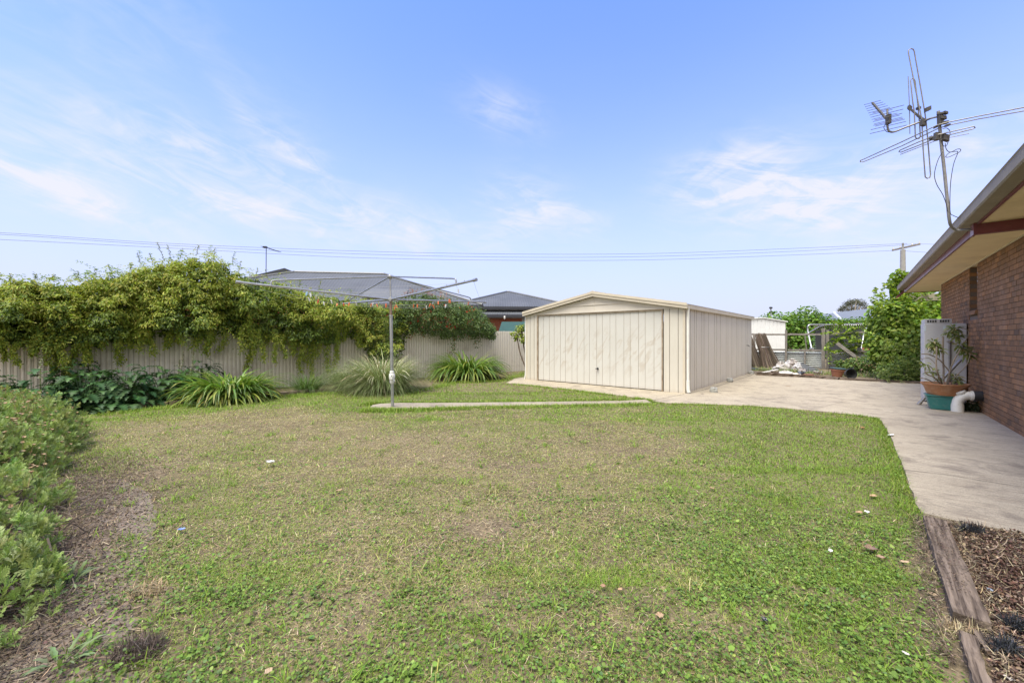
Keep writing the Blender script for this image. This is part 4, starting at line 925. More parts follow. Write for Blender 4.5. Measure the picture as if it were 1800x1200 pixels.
def spray(p, d, n, L, lf, cols, lb, droop=.6, w=.5):
    """a leafy shoot: leaves in pairs along an arching stem"""
    d = np.array(d, float); d /= np.linalg.norm(d); t = np.linspace(.1, 1, n); q = p[None] + d[None] * (t * L)[:, None]; q[:, 2] -= droop * L * t ** 2
    q = q + rng.normal(0, .012, q.shape)
    sidev = np.cross(d, [0, 0, 1]); sidev /= max(np.linalg.norm(sidev), 1e-3)
    for sg in (-1, 1):
        D = nrm(sidev[None] * sg + d[None] * .6 + rng.normal(0, .35, (n, 3)) + np.array([0, 0, -.15])); N = nrm(np.array([[0, 0, 1.]]) + rng.normal(0, .4, (n, 3)) + np.array([FN]) * .35)
        lb.leaves(q, D, N, lf * rng.uniform(.6, 1.25, n), lf * w * rng.uniform(.7, 1.2, n), cpick(n, cols, jit=.14), .2, 'rhomb', .15)
    return q
# the bulging body of the vine
lumps = []
for i in range(1150):
    px = rng.uniform(-140, 712); v = .93 * rng.uniform(0.02, 1) ** .8
    bulge = .1 + (.25 + .62 * math.sin(math.pi * min(1, .2 + .75 * v))) * (.15 + 1.25 * vnoise(px / 42., v * 2.3, 1, 5))
    back = rng.random() < .22
    lumps.append((px, v, (bulge * rng.uniform(.45, 1.15)) if not back else -rng.uniform(0, .5)))
for px, v, out in lumps:
    p = vine_pt(px, v * .97, out); m = int(rng.integers(46, 84)); r = rng.uniform(.11, .25)
    d = rdir(m); d[:, 2] = np.abs(d[:, 2]) * .9 - .3; q = p[None] + d * np.array([.85, .85, 1.5]) * r * rng.uniform(.35, 1.05, (m, 1))
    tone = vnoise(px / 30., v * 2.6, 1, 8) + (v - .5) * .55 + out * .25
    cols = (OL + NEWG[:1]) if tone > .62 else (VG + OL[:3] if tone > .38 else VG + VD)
    N = nrm(d * .6 + np.array([0, 0, .7]) + rng.normal(0, .35, (m, 3)) + np.array(FN) * .3); D = nrm(np.cross(N, rdir(m)) + d * .4 + np.array([0, 0, -.55]))
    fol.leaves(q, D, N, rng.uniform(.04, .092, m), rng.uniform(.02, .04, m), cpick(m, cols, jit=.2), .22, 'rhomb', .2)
# dense inner leaves
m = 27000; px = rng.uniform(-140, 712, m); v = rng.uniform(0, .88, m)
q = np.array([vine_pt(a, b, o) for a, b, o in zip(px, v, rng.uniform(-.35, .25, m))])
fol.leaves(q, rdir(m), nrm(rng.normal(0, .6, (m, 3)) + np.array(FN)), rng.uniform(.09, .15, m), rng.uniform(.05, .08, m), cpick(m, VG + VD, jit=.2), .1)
# arching shoots on top and on the face
for i in range(1000):
    px = rng.uniform(-120, 705); v = rng.uniform(.6, 1.0) if rng.random() < .72 else rng.uniform(.1, .6); out = rng.uniform(-.25, .75)
    p = vine_pt(px, v, out); a = rng.uniform(0, 2 * math.pi); up = rng.uniform(.2, 1.1) if v > .8 else rng.uniform(-.3, .5)
    d = np.array([math.cos(a), math.sin(a) * .7, up]) + np.array(FN) * .4
    spray(p, d, int(rng.integers(6, 14)), rng.uniform(.25, .62), .058, OL + NEWG if rng.random() < .7 else VG, fol, rng.uniform(.2, .7))
# tall wayward shoots against the sky
for px, dy, lx in [(290, 34, -14), (302, 26, -8), (345, 16, 4), (407, 22, 6), (420, 14, 3), (137, 16, 1), (195, 14, -3), (228, 12, 3), (20, 14, -2), (60, 10, 3), (268, 14, -6), (375, 14, 4), (95, 12, -2), (165, 10, 3), (248, 18, -5), (318, 12, 2), (450, 10, 2), (560, 22, 4), (470, 12, -3), (615, 14, 2), (525, 10, 3)]:
    p = vine_pt(px, .96, .1); y1 = ip(px, TOP) - dy; e = P(px + lx, y1, p[1]); dd = np.array(e) - p; L = np.linalg.norm(dd)
    q = spray(p, dd, int(9 + dy * .35), L, .055, OL + VG, fol, .08, .45); stems.tube([Vector(x) for x in q[::2]] + [Vector(q[-1])], .005, 4)
fol.build('foliage', M_fol, vine)
# hanging strands
for px, y0, y1, wd_ in [(88, 575, 640, 7), (95, 590, 655, 5), (160, 560, 605, 9), (150, 600, 640, 8), (128, 610, 660, 7), (118, 628, 648, 6), (215, 560, 610, 8), (212, 600, 640, 8), (228, 550, 596, 9), (252, 520, 615, 8), (248, 545, 600, 7), (345, 570, 612, 9), (352, 575, 604, 6), (318, 560, 600, 5), (373, 570, 600, 6), (430, 570, 618, 8), (446, 570, 628, 7), (457, 575, 634, 6), (470, 570, 605, 8), (535, 585, 630, 7), (545, 580, 640, 8), (560, 570, 625, 8), (575, 575, 652, 7), (590, 570, 648, 6), (548, 590, 668, 6), (528, 600, 655, 5), (440, 590, 650, 6), (28, 600, 640, 5), (10, 590, 632, 5), (52, 590, 625, 5), (655, 570, 640, 7), (668, 570, 650, 9), (680, 560, 672, 9), (690, 570, 660, 8), (672, 600, 690, 8), (700, 560, 606, 6), (520, 590, 612, 8), (500, 585, 606, 6), (300, 580, 604, 5), (630, 575, 612, 6)] + [(rng.uniform(-60, 640), y_ := rng.uniform(545, 590), y_ + rng.uniform(25, 58), rng.uniform(3.5, 8)) for _ in range(34)]:
    out = rng.uniform(.25, .6); s_ = fence_at(px, out); a = FP(s_, out); n = int((y1 - y0) * 1.0)
    t = np.linspace(0, 1, n); pa = np.array(P(px, y0, a.y)); pb_ = np.array(P(px + rng.uniform(-8, 6), y1, a.y)); pts = pa[None] * (1 - t)[:, None] + pb_[None] * t[:, None] + np.sin(t * rng.uniform(3, 7) + rng.uniform(0, 6))[:, None] * np.array([.04, .02, 0])
    stems.tube([Vector(x) for x in pts[::3]], .004, 4)
    kk = 8; q = np.repeat(pts, kk, 0) + rng.normal(0, wd_ * a.y / F * .42, (n * kk, 3)); m = len(q)
    dark = 640 < px < 705
    D = nrm(rng.normal(0, .7, (m, 3)) + np.array([0, 0, -.5])); N = nrm(np.array(FN) * .8 + np.array([0, 0, .5]) + rng.normal(0, .4, (m, 3)))
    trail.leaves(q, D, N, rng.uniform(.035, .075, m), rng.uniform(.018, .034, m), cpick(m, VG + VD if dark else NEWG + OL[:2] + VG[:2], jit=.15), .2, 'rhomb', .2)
trail.build('trailing_strands', M_fol, vine)
for i in range(46):                              # bare runners inside
    px = rng.uniform(-80, 700); p = Vector(vine_pt(px, rng.uniform(.1, .7), rng.uniform(.1, .55))); q = p + Vector((R(-.5, .5), R(-.3, .3), R(-.35, .5))); stems.tube(smooth_path([p, p.lerp(q, .5) + Vector((R(-.1, .1), R(-.1, .1), R(-.1, .15))), q], 4), .006, 4)
for px in (60, 240, 420, 560, 650):
    s_ = fence_at(px, -.12); a = FP(s_, -.13); stems.tube(smooth_path([a, a + Vector((.05, .03, .8)), a + Vector((-.05, .0, 1.6)), a + Vector((.1, .1, 2.1))], 4), .025, 6)
stems.build('stem', M_stem, vine)

# climbing rose right of the pole
rose = thing('climbing_rose', FP(fence_at(780, .1), .1), 'dark green climbing rose with red and orange buds over the fence by the pole', 'rose bush')
RT = [(690, 534), (705, 524), (730, 516), (755, 518), (775, 524), (800, 528), (825, 536), (845, 545), (858, 560), (868, 578)]; RB = [(690, 592), (712, 584), (740, 584), (765, 588), (795, 594), (820, 588), (845, 592), (862, 594), (868, 594)]
rf = LB(); rs = MB(); fl = LB()
RC = [(.075, .125, .04), (.095, .15, .045), (.12, .18, .05), (.15, .205, .07)]; RR = [(.30, .09, .045), (.36, .14, .05), (.22, .10, .05)]
def rose_pt(px, v, out):
    y = ip(px, RB) + (ip(px, RT) - ip(px, RB)) * v; s_ = fence_at(px, out); p = FP(s_, out); return np.array([p.x, p.y, H - (y - HY) / F * p.y])
for i in range(520):
    px = 690 + 178 * rng.uniform(0, 1) ** .95; v = rng.uniform(0, 1); out = .12 + .5 * math.sin(math.pi * min(1, .15 + .75 * v)) * rng.uniform(.4, 1.1)
    if rng.random() < .25: out = -rng.uniform(0, .35)
    p = rose_pt(px, v * .97, out); m = int(rng.integers(22, 44)); r = rng.uniform(.12, .26); d = rdir(m); q = p + d * r * rng.uniform(.3, 1, (m, 1))
    cols = RC if rng.random() < .975 else RC[2:] + RR
    rf.leaves(q, nrm(rdir(m) + np.array([0, 0, -.4])), nrm(d + np.array([0, 0, .6]) + np.array(FN) * .4 + rng.normal(0, .3, (m, 3))), rng.uniform(.045, .085, m), rng.uniform(.03, .05, m), cpick(m, cols, jit=.2), .15, 'leaf', .1)
m = 2600; px = rng.uniform(692, 862, m); q = np.array([rose_pt(a, b, o) for a, b, o in zip(px, rng.uniform(0, .95, m), rng.uniform(-.3, .15, m))])
rf.leaves(q, rdir(m), nrm(rng.normal(0, .6, (m, 3)) + np.array(FN)), .1, .06, cpick(m, RC[:2], jit=.2), .1)
for px, y0, y1 in [(795, 580, 622), (800, 580, 616), (840, 580, 606), (837, 585, 612), (866, 575, 592), (744, 580, 592), (815, 584, 598), (720, 575, 596)]:
    out = .4; s_ = fence_at(px, out); a = FP(s_, out); n = int((y1 - y0) * 2.2); t = rng.random(n); q = np.array([P(px + rng.normal(0, 3), y0 + (y1 - y0) * k, a.y) for k in t])
    rf.leaves(q, rdir(n), nrm(np.array(FN) + rng.normal(0, .5, (n, 3))), rng.uniform(.05, .08, n), rng.uniform(.03, .045, n), cpick(n, RC + RR[:1], jit=.2), .15, 'leaf', .1)
for i in range(30):                              # reddish new shoots and blooms
    px = rng.uniform(694, 800); p = rose_pt(px, .97, rng.uniform(-.1, .3)); n = 9
    spray(p, [rng.normal(0, .3), rng.normal(0, .2), 1], n, rng.uniform(.12, .34), .05, RR, rf, .1)
rf.build('foliage', M_fol, rose)
for i in range(34):
    px = rng.uniform(694, 850); v = rng.uniform(.25, 1.); fl = LB(); p = rose_pt(px, v, rng.uniform(.35, .62)); n = 12; d = rdir(n); r = rng.uniform(.025, .045)
    fl.leaves(p + d * r * .3, nrm(d + np.array([0, 0, .3])), rdir(n), r * 1.1, r, cpick(n, [[(.45, .02, .02)], [(.62, .17, .06)], [(.5, .05, .035)]][i % 3], jit=.12), .2, 'round'); fl.build('bloom', M_fol, rose)
for i in range(14):
    px = rng.uniform(695, 850); p = Vector(rose_pt(px, rng.uniform(0, .3), .15)); rs.tube(smooth_path([p, p + Vector((R(-.2, .2), R(-.1, .1), .25)), p + Vector((R(-.4, .4), R(-.2, .2), .55))], 4), .007, 5)
rs.build('cane', M_stem, rose)

# acanthus clumps
M_ac = M_gloss
ACL = np.array([.06, .40, .14, .75, .22, 1.05, .26, 1.0, .22, .75, .16, .36, .02])
def acanthus(base, r, h, n, label, spikes=()):
    b = G(*base); t = thing('acanthus_plant', b, label, 'acanthus', 'acanthus clumps in the fence bed'); lb = LB(); st = MB()
    a0 = rng.uniform(0, 2 * np.pi, n); rr = r * np.sqrt(rng.uniform(0, 1, n))
    z0 = h * (.10 + .98 * (1 - (rr / r) ** 1.8) * rng.uniform(.35, 1.0, n)); P0 = np.stack([b.x + np.cos(a0) * rr * .85, b.y + np.sin(a0) * rr * .85, z0], 1)
    L = rng.uniform(.22, .38, n); el = rng.uniform(.15, .8, n) - .5 * (rr / r)
    lb.blades(P0, a0 + rng.normal(0, .35, n), el, L, L * rng.uniform(.50, .64, n), cpick(n, [(.036, .085, .026), (.048, .10, .030), (.065, .125, .038), (.026, .065, .022)], [4, 4, 2, 3], .16), K=12, bend=rng.uniform(.9, 1.7, n), fold=.28, prof=ACL, twist=.25)
    lb.build('foliage', M_ac, t)
    for i in range(0, n, 3):
        p = Vector(P0[i]); st.tube(smooth_path([Vector((b.x + (p.x - b.x) * .3, b.y + (p.y - b.y) * .3, 0)), Vector((b.x + (p.x - b.x) * .7, b.y + (p.y - b.y) * .7, p.z * .7)), p], 3), .007, 5)
    st.build('stem', pm('acanthus_stem', (.06, .10, .04), None, 8, .6), t)
    for (px, yt) in spikes:
        q = P(px, yt, b.y + .1); g0 = Vector((b.x + (q.x - b.x) * .8, b.y + .1, .3)); sp_ = LB(); n2 = 70; tt = rng.uniform(.42, 1, n2); aa = rng.uniform(0, 6.28, n2)
        pos = np.array([g0.lerp(q, k) for k in tt]) ; d = np.stack([np.cos(aa), np.sin(aa), np.full(n2, .4)], 1)
        colr = np.where((tt < .8)[:, None] & (rng.random((n2, 1)) < .6), cpick(n2, [(.62, .58, .6), (.5, .44, .5)], jit=.08), cpick(n2, [(.16, .2, .09), (.22, .15, .17)], jit=.1))
        sp_.leaves(pos, d, nrm(np.stack([np.zeros(n2), np.zeros(n2), np.ones(n2)], 1) + rng.normal(0, .2, (n2, 3))), .05 * (1.2 - .6 * tt), .028, colr, .3, 'leaf', .2); o = sp_.build('flower_spike', M_fol, t)
        mb = MB(); mb.tube([g0, q], [.009, .004], 5); mb.build('stalk', pm('spike_stalk', (.14, .18, .06), None, 8, .7), o)
acanthus((-40, 742), .85, .80, 170, 'dark green acanthus at the left end of the bed, behind the daisy bush')
acanthus((55, 733), .78, .82, 190, 'acanthus clump with one flower spike standing by the left fence', [(72, 612)])
acanthus((150, 722), .74, .84, 220, 'acanthus clump hanging over the edging bricks nearest the daisy bush')
acanthus((140, 708), .60, 1.0, 150, 'taller acanthus clump at the back against the fence under the trailing vine', [(175, 640)])
acanthus((218, 716), .70, .82, 220, 'broad acanthus clump in the middle of the row over the bricks')
acanthus((290, 706), .72, .84, 220, 'acanthus clump with two pale flower spikes beside the strappy plant', [(316, 632), (342, 610), (322, 618)])
acanthus((355, 696), .55, .92, 140, 'rearmost acanthus clump behind the left strappy plant')

def strappy(base, r, h, n, label, yl=.16):
    b = G(*base); t = thing('agapanthus_clump', b, label, 'agapanthus'); lb = LB()
    a = rng.uniform(0, 2 * np.pi, n); rr = r * .42 * np.sqrt(rng.uniform(0, 1, n)); B = np.stack([b.x + np.cos(a) * rr, b.y + np.sin(a) * rr * .8, np.zeros(n)], 1)
    L = h * rng.uniform(.85, 1.45, n); el = rng.uniform(.75, 1.5, n) ; old = rng.random(n) < yl; el = np.where(old, rng.uniform(.3, .9, n), el)
    C = cpick(n, [(.10, .18, .03), (.13, .22, .036), (.165, .25, .045), (.075, .145, .028)], [4, 4, 3, 2], .14); Y_ = cpick(n, [(.30, .32, .055), (.36, .34, .09)], jit=.1)
    C = np.where(old[:, None], C * .3 + Y_ * .7, C); tip = np.where((rng.random(n) < .25)[:, None], Y_, C)
    lb.blades(B, a + rng.normal(0, .5, n), el, L, rng.uniform(.032, .05, n), C, K=7, bend=rng.uniform(1.3, 2.7, n), fold=.35, prof=[.6, .95, 1, 1, .95, .8, .55, .05], tipc=tip, twist=.3)
    lb.build('foliage', leaf_mat('strap_leaf', .3, .38, .4), t)
strappy((404, 703), 1.3, .84, 720, 'strappy green agapanthus clump beside the acanthus at the left bed')
strappy((822, 666), 1.4, 1.14, 760, 'strappy agapanthus clump against the fence near the garage', .17)

def fountain(base, r, h, n, cols, label, seeds=True, wsc=1.0):
    b = G(*base); t = thing('ornamental_grass', b, label, 'ornamental grass'); lb = LB()
    a = rng.uniform(0, 2 * np.pi, n); rr = r * .30 * np.sqrt(rng.uniform(0, 1, n)); B = np.stack([b.x + np.cos(a) * rr, b.y + np.sin(a) * rr, np.zeros(n)], 1)
    el = np.clip(rng.normal(1.05, .3, n), .3, 1.5)
    lb.blades(B, a + rng.normal(0, .5, n), el, h * rng.uniform(.75, 1.75, n), .0085 * wsc * rng.uniform(.6, 1.4, n), cpick(n, cols, jit=.16), K=6, bend=rng.uniform(.9, 2.3, n), prof=[.8, 1, 1, .9, .7, .5, .1], twist=.5)
    lb.build('foliage', M_fol, t)
    if seeds:
        sb = LB(); m = 260; a = rng.uniform(0, 2 * np.pi, m); B = np.stack([b.x + np.cos(a) * r * .2, b.y + np.sin(a) * r * .2, np.full(m, .1)], 1)
        sb.blades(B, a + rng.normal(0, .3, m), rng.uniform(.9, 1.4, m), h * rng.uniform(1.2, 1.75, m), .013, cpick(m, [(.38, .34, .22), (.46, .42, .30), (.30, .29, .17)], jit=.1), K=6, bend=rng.uniform(1.0, 1.9, m), prof=[.25, .25, .3, .6, 1.2, 1., .1])
        sb.build('seed_heads', M_dry, t)
fountain((672, 687), 1.75, .86, 4600, [(.21, .265, .10), (.25, .295, .135), (.165, .225, .075), (.33, .33, .18)], 'wide soft grey green fountain grass behind the clothesline pole')
fountain((615, 684), 1.0, .78, 1300, [(.21, .255, .115), (.25, .285, .145), (.17, .22, .085)], 'smaller fountain grass merging with the left flank of the wide one', False)
fountain((540, 689), .75, .52, 700, [(.10, .17, .045), (.14, .20, .06), (.08, .14, .04)], 'small upright green grass tuft between the agapanthus and the fountain grass', False)
# small pale weed at the foot of the strappy clump
def weed(base, n, r, h, cols, label, name='weed_plant', lf=.09):
    b = G(*base); lb = LB(); a = rng.uniform(0, 6.28, n); rr = r * np.sqrt(rng.random(n)) * .4
    lb.blades(np.stack([b.x + np.cos(a) * rr, b.y + np.sin(a) * rr, np.full(n, .0)], 1), a, rng.uniform(.4, 1.35, n), h * rng.uniform(.6, 1.3, n), lf * rng.uniform(.4, .7, n), cpick(n, cols, jit=.15), K=6, bend=rng.uniform(.5, 1.6, n), fold=.3, prof=[.1, .5, .3, 1, .5, .8, .05], twist=.4)
    return tag(lb.build(name, M_fol), label, 'weed')
weed((357, 714), 26, .3, .22, [(.13, .19, .09), (.17, .23, .12)], 'pale green thistle weed at the foot of the left agapanthus')

# ---- grey green daisy bush in the left foreground
bush = thing('daisy_bush', (-4.6, 3.9, 0), 'grey green daisy bush with spent tan flower heads in the left foreground', 'bush')
BB = [((-7.9, 5.6, .04), (1.5, .9, .68)), ((-6.6, 5.0, .02), (.9, .7, .62)), ((-7.0, 4.2, .03), (1.6, .9, .62)), ((-5.68, 4.15, .0), (.76, .65, .56)), ((-5.5, 3.4, .0), (1.1, .65, .52)), ((-4.5, 3.2, .0), (.66, .52, .45)), ((-4.4, 2.6, .0), (.95, .5, .42)), ((-3.62, 2.62, -.02), (.56, .40, .36)), ((-3.3, 2.15, -.05), (.62, .36, .31)), ((-2.98, 2.2, -.03), (.42, .34, .30)), ((-2.72, 1.86, -.05), (.38, .26, .22)), ((-3.2, 1.75, -.06), (.62, .3, .22))]
p, d, ix = blob_pts(BB, 19000, .84, 1.03); lumpy = vnoise(p[:, 0] + p[:, 2], p[:, 1] - p[:, 2], 4.0, 33)
k = (rng.random(len(p)) < np.clip((lumpy - .14) * 3.4, .15, 1)) & (d[:, 2] > -.05); p, d, lumpy = p[k], d[k], lumpy[k]
p = p + d * (lumpy - .5)[:, None] * .28
bl = LB(); bs = MB(); n = len(p)
GC = [(.23, .305, .095), (.275, .345, .115), (.18, .255, .078), (.32, .385, .135), (.26, .30, .125)]
sc_ = rng.uniform(.5, .95, n)
axis = nrm(d * .55 + np.array([0, 0, .65]) + rng.normal(0, .3, (n, 3)))
pal = cpick(n, GC, [4, 4, 3, 2, 2], .14)
for j in range(9):                               # each shoot carries a whorl of feathery leaves
    a = j * 2.4 + rng.uniform(0, .6, n); e1 = nrm(np.cross(axis, np.array([.31, .77, .2]))); e2 = np.cross(axis, e1)
    ang = rng.uniform(.45, 1.0, n) if j < 6 else rng.uniform(.1, .4, n)
    D = nrm(axis * np.cos(ang)[:, None] + (e1 * np.cos(a)[:, None] + e2 * np.sin(a)[:, None]) * np.sin(ang)[:, None])
    N = nrm(axis - D * np.sum(axis * D, 1, keepdims=True) * .9)
    L = .078 * sc_ * rng.uniform(.7, 1.2, n); B0 = p + axis * (j * .0045)[..., None] if False else p + axis * (j * .0045)
    cc = pal * rng.uniform(.85, 1.2, (n, 1))
    bl.leaves(B0, D, N, L, L * .16, cc, .15, 'rhomb', .12)
    S = np.cross(D, N)
    for (t, sg, ln) in ((.42, 1, .42), (.42, -1, .42), (.66, 1, .36), (.66, -1, .36), (.85, 1, .2)):
        bl.leaves(B0 + D * (L * t)[:, None], nrm(D + S * sg * .75), N, L * ln, L * .14, cc, .1, 'rhomb', .1)
bl.build('foliage', M_fol, bush)
hd = LB(); st = LB()
p2, d2, _ = blob_pts(BB[:7], 5000, 1.0, 1.06); k = (d2[:, 2] > .2) & (rng.random(len(p2)) < np.where(p2[:, 1] > 4.0, 1, .3)); p2, d2 = p2[k][:900], d2[k][:900]
m = len(p2); axs = nrm(d2 * .35 + np.array([0, 0, 1]) + rng.normal(0, .22, (m, 3))); ln = rng.uniform(.03, .13, m)
tip = p2 + axs * ln[:, None]
st.leaves(p2 - axs * .06, axs, rdir(m), ln + .07, .006, cpick(m, [(.32, .24, .14), (.25, .19, .1)], jit=.1), 0)
for j in range(8):
    a = j * .785; e1 = nrm(np.cross(axs, np.array([.3, .7, .1]))); e2 = np.cross(axs, e1); D = nrm(axs * .7 + (e1 * math.cos(a) + e2 * math.sin(a)) * .8)
    hd.leaves(tip, D, axs, rng.uniform(.016, .028, m), .019, cpick(m, [(.40, .29, .18), (.48, .37, .25), (.30, .2, .12)], jit=.12), .3, 'round')
o = st.build('flower_stalks', M_dry, bush); o['kind'] = 'stuff'; o = hd.build('flower_heads', M_dry, bush); o['kind'] = 'stuff'
# woody stems and dead underside
tw = MB()
for i in range(120):
    b = BB[int(rng.integers(1, len(BB)))]; c = np.array(b[0]); r = np.array(b[1]); a = rng.uniform(0, 6.28); q0 = Vector((c[0] + math.cos(a) * r[0] * .25, c[1] + math.sin(a) * r[1] * .25, R(.0, .06))); u = rng.uniform(.6, 1.02); q1 = Vector((c[0] + math.cos(a) * r[0] * u, c[1] + math.sin(a) * r[1] * u, c[2] + r[2] * math.sqrt(max(0, 1 - u * u)) * .8 + .03))
    tw.tube(smooth_path([q0, q0.lerp(q1, .5) + Vector((R(-.06, .06), R(-.06, .06), R(-.04, .06))), q1], 3), [R(.006, .011)] * 3 + [.006] * 3 + [.004], 5)
for i in range(90):                              # bare broken twigs towards the camera and lying at the foot
    y = R(1.35, 3.6); x = -2.15 - (y - 1.6) * .78 + R(-.75, .12); q0 = Vector((x, y, R(.01, .07))); a = R(0, 6.28); L = R(.06, .26); q1 = q0 + Vector((math.cos(a) * L, math.sin(a) * L, R(-.01, .16)))
    tw.tube(smooth_path([q0, q0.lerp(q1, .55) + Vector((R(-.04, .04), R(-.04, .04), R(-.0, .03))), q1], 3), R(.002, .006), 5)
tw.build('stem', pm('dead_stem', (.14, .11, .085), (.075, .06, .048), 12, .95, island=.35), bush)
lit = LB(); m = 15000; y = 1.2 + 3.9 * rng.beta(1.2, 1.8, m); x = -2.35 - (y - 1.6) * .80 + rng.normal(-.15, .36, m); 
lit.blades(np.stack([x, y, rng.uniform(.0, .05, m)], 1), rng.uniform(0, 6.28, m), rng.normal(.1, .35, m), rng.uniform(.015, .09, m), rng.uniform(.002, .0055, m), cpick(m, [(.13, .095, .068), (.20, .15, .10), (.32, .25, .16), (.06, .046, .036), (.09, .07, .052)], [4, 3, 1.2, 4, 4], .2), K=2, bend=rng.normal(0, .5, m), prof=[.8, 1, .4])
m = 26000; y = 1.2 + 4.2 * rng.beta(1.2, 1.9, m); x = -2.55 - (y - 1.6) * .80 + rng.normal(.15, .42, m); a = rng.uniform(0, 6.28, m); s_ = rng.uniform(.006, .02, m)
lit.leaves(np.stack([x, y, rng.uniform(.004, .012, m)], 1), np.stack([np.cos(a), np.sin(a), rng.normal(0, .15, m)], 1), nrm(rng.normal(0, .35, (m, 3)) + np.array([0, 0, 1.])), s_, s_ * .8, cpick(m, [(.15, .117, .09), (.105, .082, .063), (.20, .155, .115)], jit=.2), .3, 'round')
tag(lit.build('dead_litter', M_dry), 'dead twigs and leaf litter lying under the daisy bush', 'litter', kind='stuff')
for (px, py, n_, h_, lab) in [(105, 1170, 26, .12, 'silvery feathery weed seedling at the bottom left corner'), (150, 1150, 12, .10, 'bright green weed seedling beside the silvery one'), (205, 1055, 16, .07, 'small feathery weed in bare soil right of the daisy bush'), (120, 1030, 16, .13, 'feathery green shoot springing from the foot of the daisy bush')]:
    weed((px, py), n_, .12, h_, [(.15, .21, .085), (.19, .25, .11)] if 'bright' not in lab else [(.13, .24, .03)], lab, 'weed_seedling', .035)

# ---- garden at the back right
def mass(name, blobs, n, L, W, cols, wts, label, cat, parts_stem=True, shape='leaf', mat=None, base=None, extra=None, up=.5, lo=.72):
    b0 = Vector((blobs[0][0][0], blobs[0][0][1], 0)) if base is None else Vector(base); t = thing(name, b0, label, cat); lb = LB(); blob_leaves(lb, blobs, n, L, W, cols, wts, shape, up=up, lo=lo)
    ins = [((b[0][0], b[0][1], b[0][2]), tuple(np.array(b[1] if hasattr(b[1], '__len__') else (b[1],) * 3) * .75)) for b in blobs]
    blob_leaves(lb, ins, n // 4, L * 1.3, W * 1.4, cols[:2], None, shape, lo=.6, hi=1)
    if extra: extra(lb)
    lb.build('foliage', mat or M_fol, t)
    if parts_stem:
        mb = MB()
        for b in blobs:
            c = Vector(b[0]); q = Vector((c.x * .4 + b0.x * .6, c.y * .4 + b0.y * .6, 0)); mb.tube(smooth_path([q, q.lerp(c, .5) + Vector((R(-.1, .1), R(-.1, .1), 0)), c], 4), .03, 6)
        mb.build('stem', M_stem, t)
    return t
def pb3(px, py, Y, r): return (tuple(P(px, py, Y)), r)
GV = [(.18, .27, .034), (.225, .32, .04), (.135, .22, .032), (.29, .36, .055), (.10, .175, .028)]
def gvx(lb):
    for i in range(70):
        px, py = rng.uniform(1535, 1660), rng.uniform(500, 540); y = rng.uniform(14.2, 16)
        p = np.array(P(px, py + 16, y)); spray(p, [rng.normal(0, .5), rng.normal(0, .3), rng.uniform(.2, 1)], 8, rng.uniform(.25, .6), .12, GV[1:4], lb, .3, .9)
    for i in range(26):                           # tall shoot beside the gutter
        px, py = rng.normal(1580, 9), rng.uniform(482, 515); p = np.array(P(px, py, 15)); spray(p, [rng.normal(0, .6), 0, rng.uniform(-.2, .8)], 6, .3, .11, GV[1:4], lb, .3, .9)
mass('grape_vine', [pb3(1600, 600, 14.6, (1.15, .9, 1.0)), pb3(1640, 568, 15.6, (1.2, 1.0, .75)), pb3(1575, 560, 15.0, (.85, .8, .8)), pb3(1558, 610, 14.8, (.62, .6, .6)), pb3(1612, 540, 16.6, (1.0, .8, .7)), pb3(1582, 500, 15.2, (.3, .3, .55)), pb3(1680, 605, 15.4, (1.2, 1.0, 1.0)), pb3(1655, 548, 16.7, (1.1, .8, .6)), pb3(1600, 645, 14.4, (.9, .6, .6))],
     9500, .135, .12, GV, [4, 4, 3, 2, 3], 'lush yellow green grape vine heaped up beyond the house corner', 'grape vine', base=G(1600, 660), extra=gvx)
def wdx(lb):
    for i in range(160):
        px, py = rng.uniform(1540, 1622), rng.uniform(600, 668); p = np.array(P(px, py, 13.7 - (py - 600) * .006)); spray(p, [rng.normal(0, .5), -.5, rng.uniform(.1, .8)], 7, rng.uniform(.15, .4), .07, [(.19, .25, .07), (.26, .30, .10), (.13, .19, .05)], lb, .4, .4)
mass('weedy_shrub', [pb3(1590, 650, 13.7, (.5, .35, .42)), pb3(1560, 655, 13.9, (.4, .3, .3)), pb3(1618, 652, 13.6, (.45, .3, .45))], 2200, .07, .035, [(.15, .22, .06), (.20, .26, .08), (.11, .17, .045)], None, 'scruffy mixed green weeds at the foot of the grape vine by the driveway', 'shrub', extra=wdx)
def gv2(lb):
    for i in range(95):
        px, py = rng.uniform(1455, 1530), rng.uniform(570, 622); p = np.array(P(px, py, 19.0 - (px - 1455) * .008)); spray(p, [rng.normal(0, .6), -.2, rng.uniform(-.3, .7)], 6, rng.uniform(.2, .5), .12, GV[:4], lb, .4, .9)
t = thing('vine_shoots', P(1490, 640, 18.9), 'pale green vine shoots scrambling through the broken timber fence', 'vine'); lb = LB(); gv2(lb); lb.build('foliage', M_fol, t)
mb = MB()
for i in range(9):
    p = P(1530 - i * 8, R(590, 625), 18.7); mb.tube(smooth_path([P(1535, 625 - i * 3, 18.5), p.lerp(P(1535, 610, 18.5), .5) + Z * .1, p], 4), .007, 5)
mb.build('stem', M_stemg, t)
HG = [(.10, .19, .025), (.13, .235, .03), (.075, .15, .022), (.165, .27, .04)]
